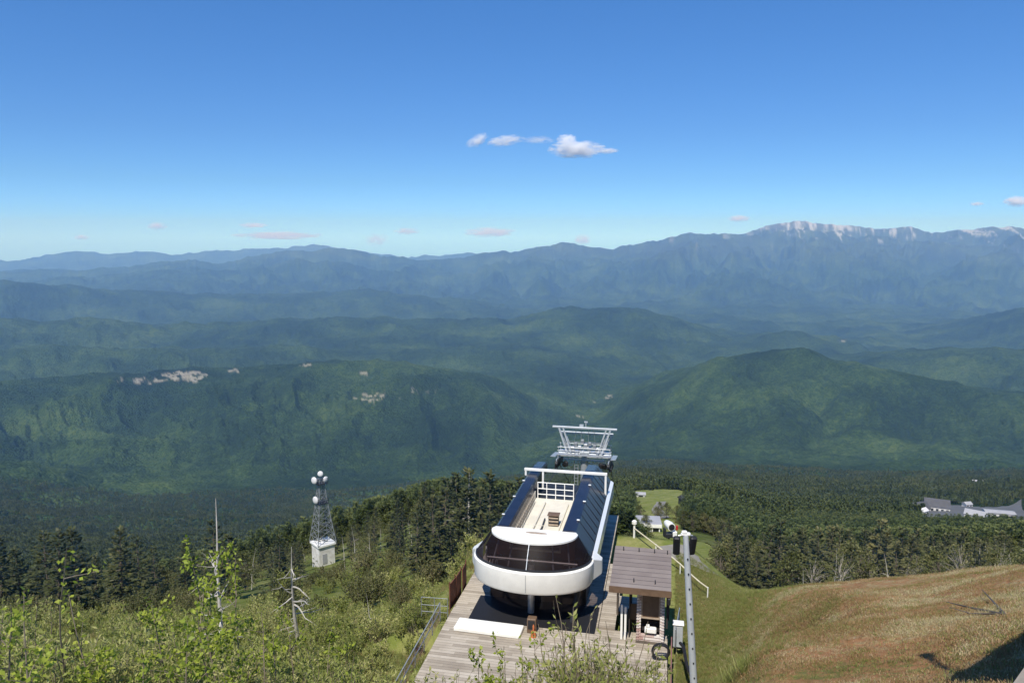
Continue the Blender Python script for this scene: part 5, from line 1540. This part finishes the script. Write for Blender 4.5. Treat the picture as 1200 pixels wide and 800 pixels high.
pts = pts[(bare_n > -0.16) | (rng.rand(len(pts)) < .22)]
scatter_stuff('dry_grass', 'dry red and straw coloured grass covering the bank', pts, rng.uniform(.5, 1.1, len(pts)) * (.55 + .6 * vnoise(pts[:, 0] / 2.2, pts[:, 1] / 2.2, 73)), rng.uniform(0, 6.28, len(pts)), dry_c, 5)
pts = ground_pts(36000, -39, 20, 11, 78, lambda x, y, r, px, py: (px < 850) & off_deck(x, y))
pts = np.concatenate([pts, ground_pts(60000, 11, 24, 22, 52, lambda x, y, r, px, py: (px > 792) & (px < 880 + 35 * rng.randn(len(x))) & off_deck(x, y))])
scatter_stuff('grass', 'green grass growing on the slope round the deck', pts, rng.uniform(.5, 1.15, len(pts)) * np.where(pts[:, 0] > 7.4, .45, 1.0), rng.uniform(0, 6.28, len(pts)), grass_c, 5)

def low_tree(seed, h, w, n, leaf, con):
    rs = np.random.RandomState(seed)
    if con:
        f = rs.rand(n) ** .8; a = rs.rand(n) * 6.28; rad = w * h * (1 - f) ** .85 * rs.uniform(.45, 1.05, n)
        P = np.c_[np.cos(a) * rad, np.sin(a) * rad, h * (.08 + .92 * f)]
        D = np.c_[np.cos(a), np.sin(a), .15 + 1.2 * f ** 3] + rs.randn(n, 3) * .25
    else:
        c = rdir(rs, 14) * np.array((w * h, w * h, h * .3)) * .62 + np.array((0, 0, h * .6)); k = rs.randint(0, 14, n)
        P = c[k] + rdir(rs, n) * h * .17 * rs.rand(n, 1) ** .4; D = P - c[k] + rs.randn(n, 3) * .08 * h
    return kites(P, D, rs.randn(n, 3), rs.uniform(.7, 1.3, n) * leaf, rs.uniform(.45, .7, n) * leaf)
far_c = proto_coll('far_tree', [(*low_tree(800 + i, h, w, n, lf, c), M['far_forest']) for i, (h, w, n, lf, c) in enumerate([(9, .22, 190, 1.5, True), (11, .19, 200, 1.6, True), (8, .25, 170, 1.5, True), (8, .38, 230, 1.25, False), (7, .42, 220, 1.2, False), (9.5, .34, 240, 1.3, False)])] + [(*conifer(820 + i, 9.5, sp, .15, 1, .06)[1], M['far_forest']) for i, sp in enumerate([.2, .17, .23])] + [(*broadleaf(830 + i, 7.5, w, 46, 44, .3)[1], M['far_forest']) for i, w in enumerate([.4, .36, .44])])
lots = [[hit(*p)[:2] for p in poly] for poly in ([(1066, 617), (1156, 620), (1152, 592), (1095, 587)], [(1146, 620), (1206, 620), (1203, 583), (1136, 594)], [(1176, 622), (1240, 624), (1240, 597), (1186, 601)])]
def inside(poly, x, y):
    c = np.zeros(len(x), bool); n = len(poly)
    for i in range(n):
        x0, y0 = poly[i]; x1, y1 = poly[(i + 1) % n]
        c ^= ((y0 > y) != (y1 > y)) & (x < (x1 - x0) * (y - y0) / (y1 - y0 + 1e-9) + x0)
    return c
b_xy = np.array([(o.location.x, o.location.y) for o in C.objects if o.get('category') in ('house', 'building', 'lodge', 'hut', 'van')])
def wood_ok(x, y, r, px, py):
    k = (cover(x, y) > .5) & (px > -60) & (px < 1260)
    for l_ in lots: k &= ~inside(l_, x, y)
    for bx, by in b_xy: k &= (np.hypot(x - bx, y - by) > 13 + 0 * x) & ~((np.abs((x * by - y * bx) / np.hypot(bx, by)) < 14) & (r > math.hypot(bx, by) - 42) & (r < math.hypot(bx, by)))
    left = px < 640
    k &= np.where(left, r > 203, np.where(px > 860, r > 203, r > 262)) | ((px > 600) & (px < 740) & (r > 130))
    return k
pts = np.concatenate([ground_pts(68000, -39, 39, 130, 1100, wood_ok), ground_pts(95000, -39, 39, 700, 2900, wood_ok)])
scatter_stuff('forest', 'mixed woods covering the lower mountain and valley floor', pts - np.array((0, 0, .3)), rng.uniform(.6, 1.25, len(pts)), rng.uniform(0, 6.28, len(pts)), far_c, 12, rng.randint(0, 6, len(pts)) + np.where(np.hypot(pts[:, 0], pts[:, 1]) < 650, 6, 0))

# ------------------------------------------------------------------ clouds: real volumes far beyond the haze
m = bpy.data.materials.new('cloud_vapour'); m.use_nodes = True
nt = m.node_tree; nt.nodes.remove(nt.nodes['Principled BSDF'])
pv = nt.nodes.new('ShaderNodeVolumePrincipled'); pv.inputs['Color'].default_value = (.99, .99, .99, 1); pv.inputs['Anisotropy'].default_value = -.1
tc = nt.nodes.new('ShaderNodeTexCoord')
oi = nt.nodes.new('ShaderNodeObjectInfo')
vm = nt.nodes.new('ShaderNodeVectorMath'); vm.operation = 'LENGTH'; nt.links.new(tc.outputs['Object'], vm.inputs[0])
ad = nt.nodes.new('ShaderNodeVectorMath'); ad.operation = 'ADD'
nt.links.new(tc.outputs['Object'], ad.inputs[0])
cmb = nt.nodes.new('ShaderNodeCombineXYZ'); nt.links.new(math_node(nt, 'MULTIPLY', oi.outputs['Random'], 57.0), cmb.inputs[0])
nt.links.new(cmb.outputs[0], ad.inputs[1])
ns = tex_noise(nt, 2.3, 8, 0.68, ad.outputs[0])
fall = math_node(nt, 'SUBTRACT', 1.0, vm.outputs['Value'])
dn = math_node(nt, 'ADD', math_node(nt, 'MULTIPLY', math_node(nt, 'SUBTRACT', ns.outputs[0], .50), 5.6), math_node(nt, 'MULTIPLY', fall, 1.5))
dn = math_node(nt, 'MULTIPLY', math_node(nt, 'SUBTRACT', dn, .28), 1.0, True)
sep = nt.nodes.new('ShaderNodeSeparateColor'); at_ = nt.nodes.new('ShaderNodeAttribute'); at_.attribute_type = 'OBJECT'; at_.attribute_name = 'thickness'
nt.links.new(math_node(nt, 'MULTIPLY', dn, at_.outputs['Fac']), pv.inputs['Density'])
nt.links.new(pv.outputs[0], nt.nodes['Material Output'].inputs['Volume'])
import bmesh
def cloud(label, px, py, w, h, Y, thick, tilt=0.0):
    c = at_y(px, py, Y); k = Y / F
    bm = bmesh.new(); bmesh.ops.create_icosphere(bm, subdivisions=3, radius=1.0)
    me_ = bpy.data.meshes.new('cloud'); bm.to_mesh(me_); bm.free(); me_.materials.append(m)
    o = bpy.data.objects.new('cloud', me_); C.objects.link(o)
    o.location = c; o.scale = (w * k * .62, w * k * .40, h * k * .75); o.rotation_euler = (0, R(tilt), 0)
    o['thickness'] = thick / (h * k)
    return tag(o, label, 'cloud', None, 'thing')
cloud('brightest white cloud with a flat grey base, standing alone over the mountains', 676, 175, 56, 14, 60000, 3.6)
cloud('small white puff just above the brightest cloud', 664, 163, 20, 8, 60000, 3.2)
cloud('pale flat wisp beside the slanted streak high over the mountains', 592, 165, 38, 9, 60000, 1.4, -8)
cloud('slanted white streak of cloud, the outermost of the high wisps', 559, 165, 24, 9, 60000, 2.4, -28)
cloud('faint thin veil between the pale wisp and the brightest cloud', 630, 164, 36, 6, 60000, .4)
cloud('tiny faint shred trailing from the brightest cloud', 712, 177, 24, 5, 60000, 1.2)
cloud('single small puff low over the blue range at the far side from the snowy peaks', 184, 265, 20, 7, 90000, 1.8)
cloud('broad low white cloud bank over the pass between the two ranges', 574, 272, 52, 9, 90000, 1.3)
cloud('long thin low cloud streak above the twin blue mountains', 325, 276, 90, 7, 90000, .8)
cloud('ragged low cloud shred hanging beside the twin blue mountains', 441, 281, 26, 11, 90000, 1.0)
cloud('small flat shred low beside the ragged one', 476, 271, 28, 6, 90000, .9)
cloud('little white puff peeping over the peak nearest the pass', 683, 281, 20, 10, 90000, 2.0)
cloud('tiny puff close above the start of the snowy ridge', 866, 256, 22, 6, 90000, 2.0)
cloud('white puff above the snowy ridge at the picture edge', 1192, 236, 26, 9, 90000, 4.0)
cloud('tiny dull shred beside the white puff over the snowy ridge', 1145, 239, 14, 4, 90000, 1.4)
cloud('faint tiny cloud over the farthest blue range', 96, 278, 16, 5, 90000, 1.3)
cloud('faint short streak above the long thin low cloud', 297, 264, 30, 5, 90000, 1.0)
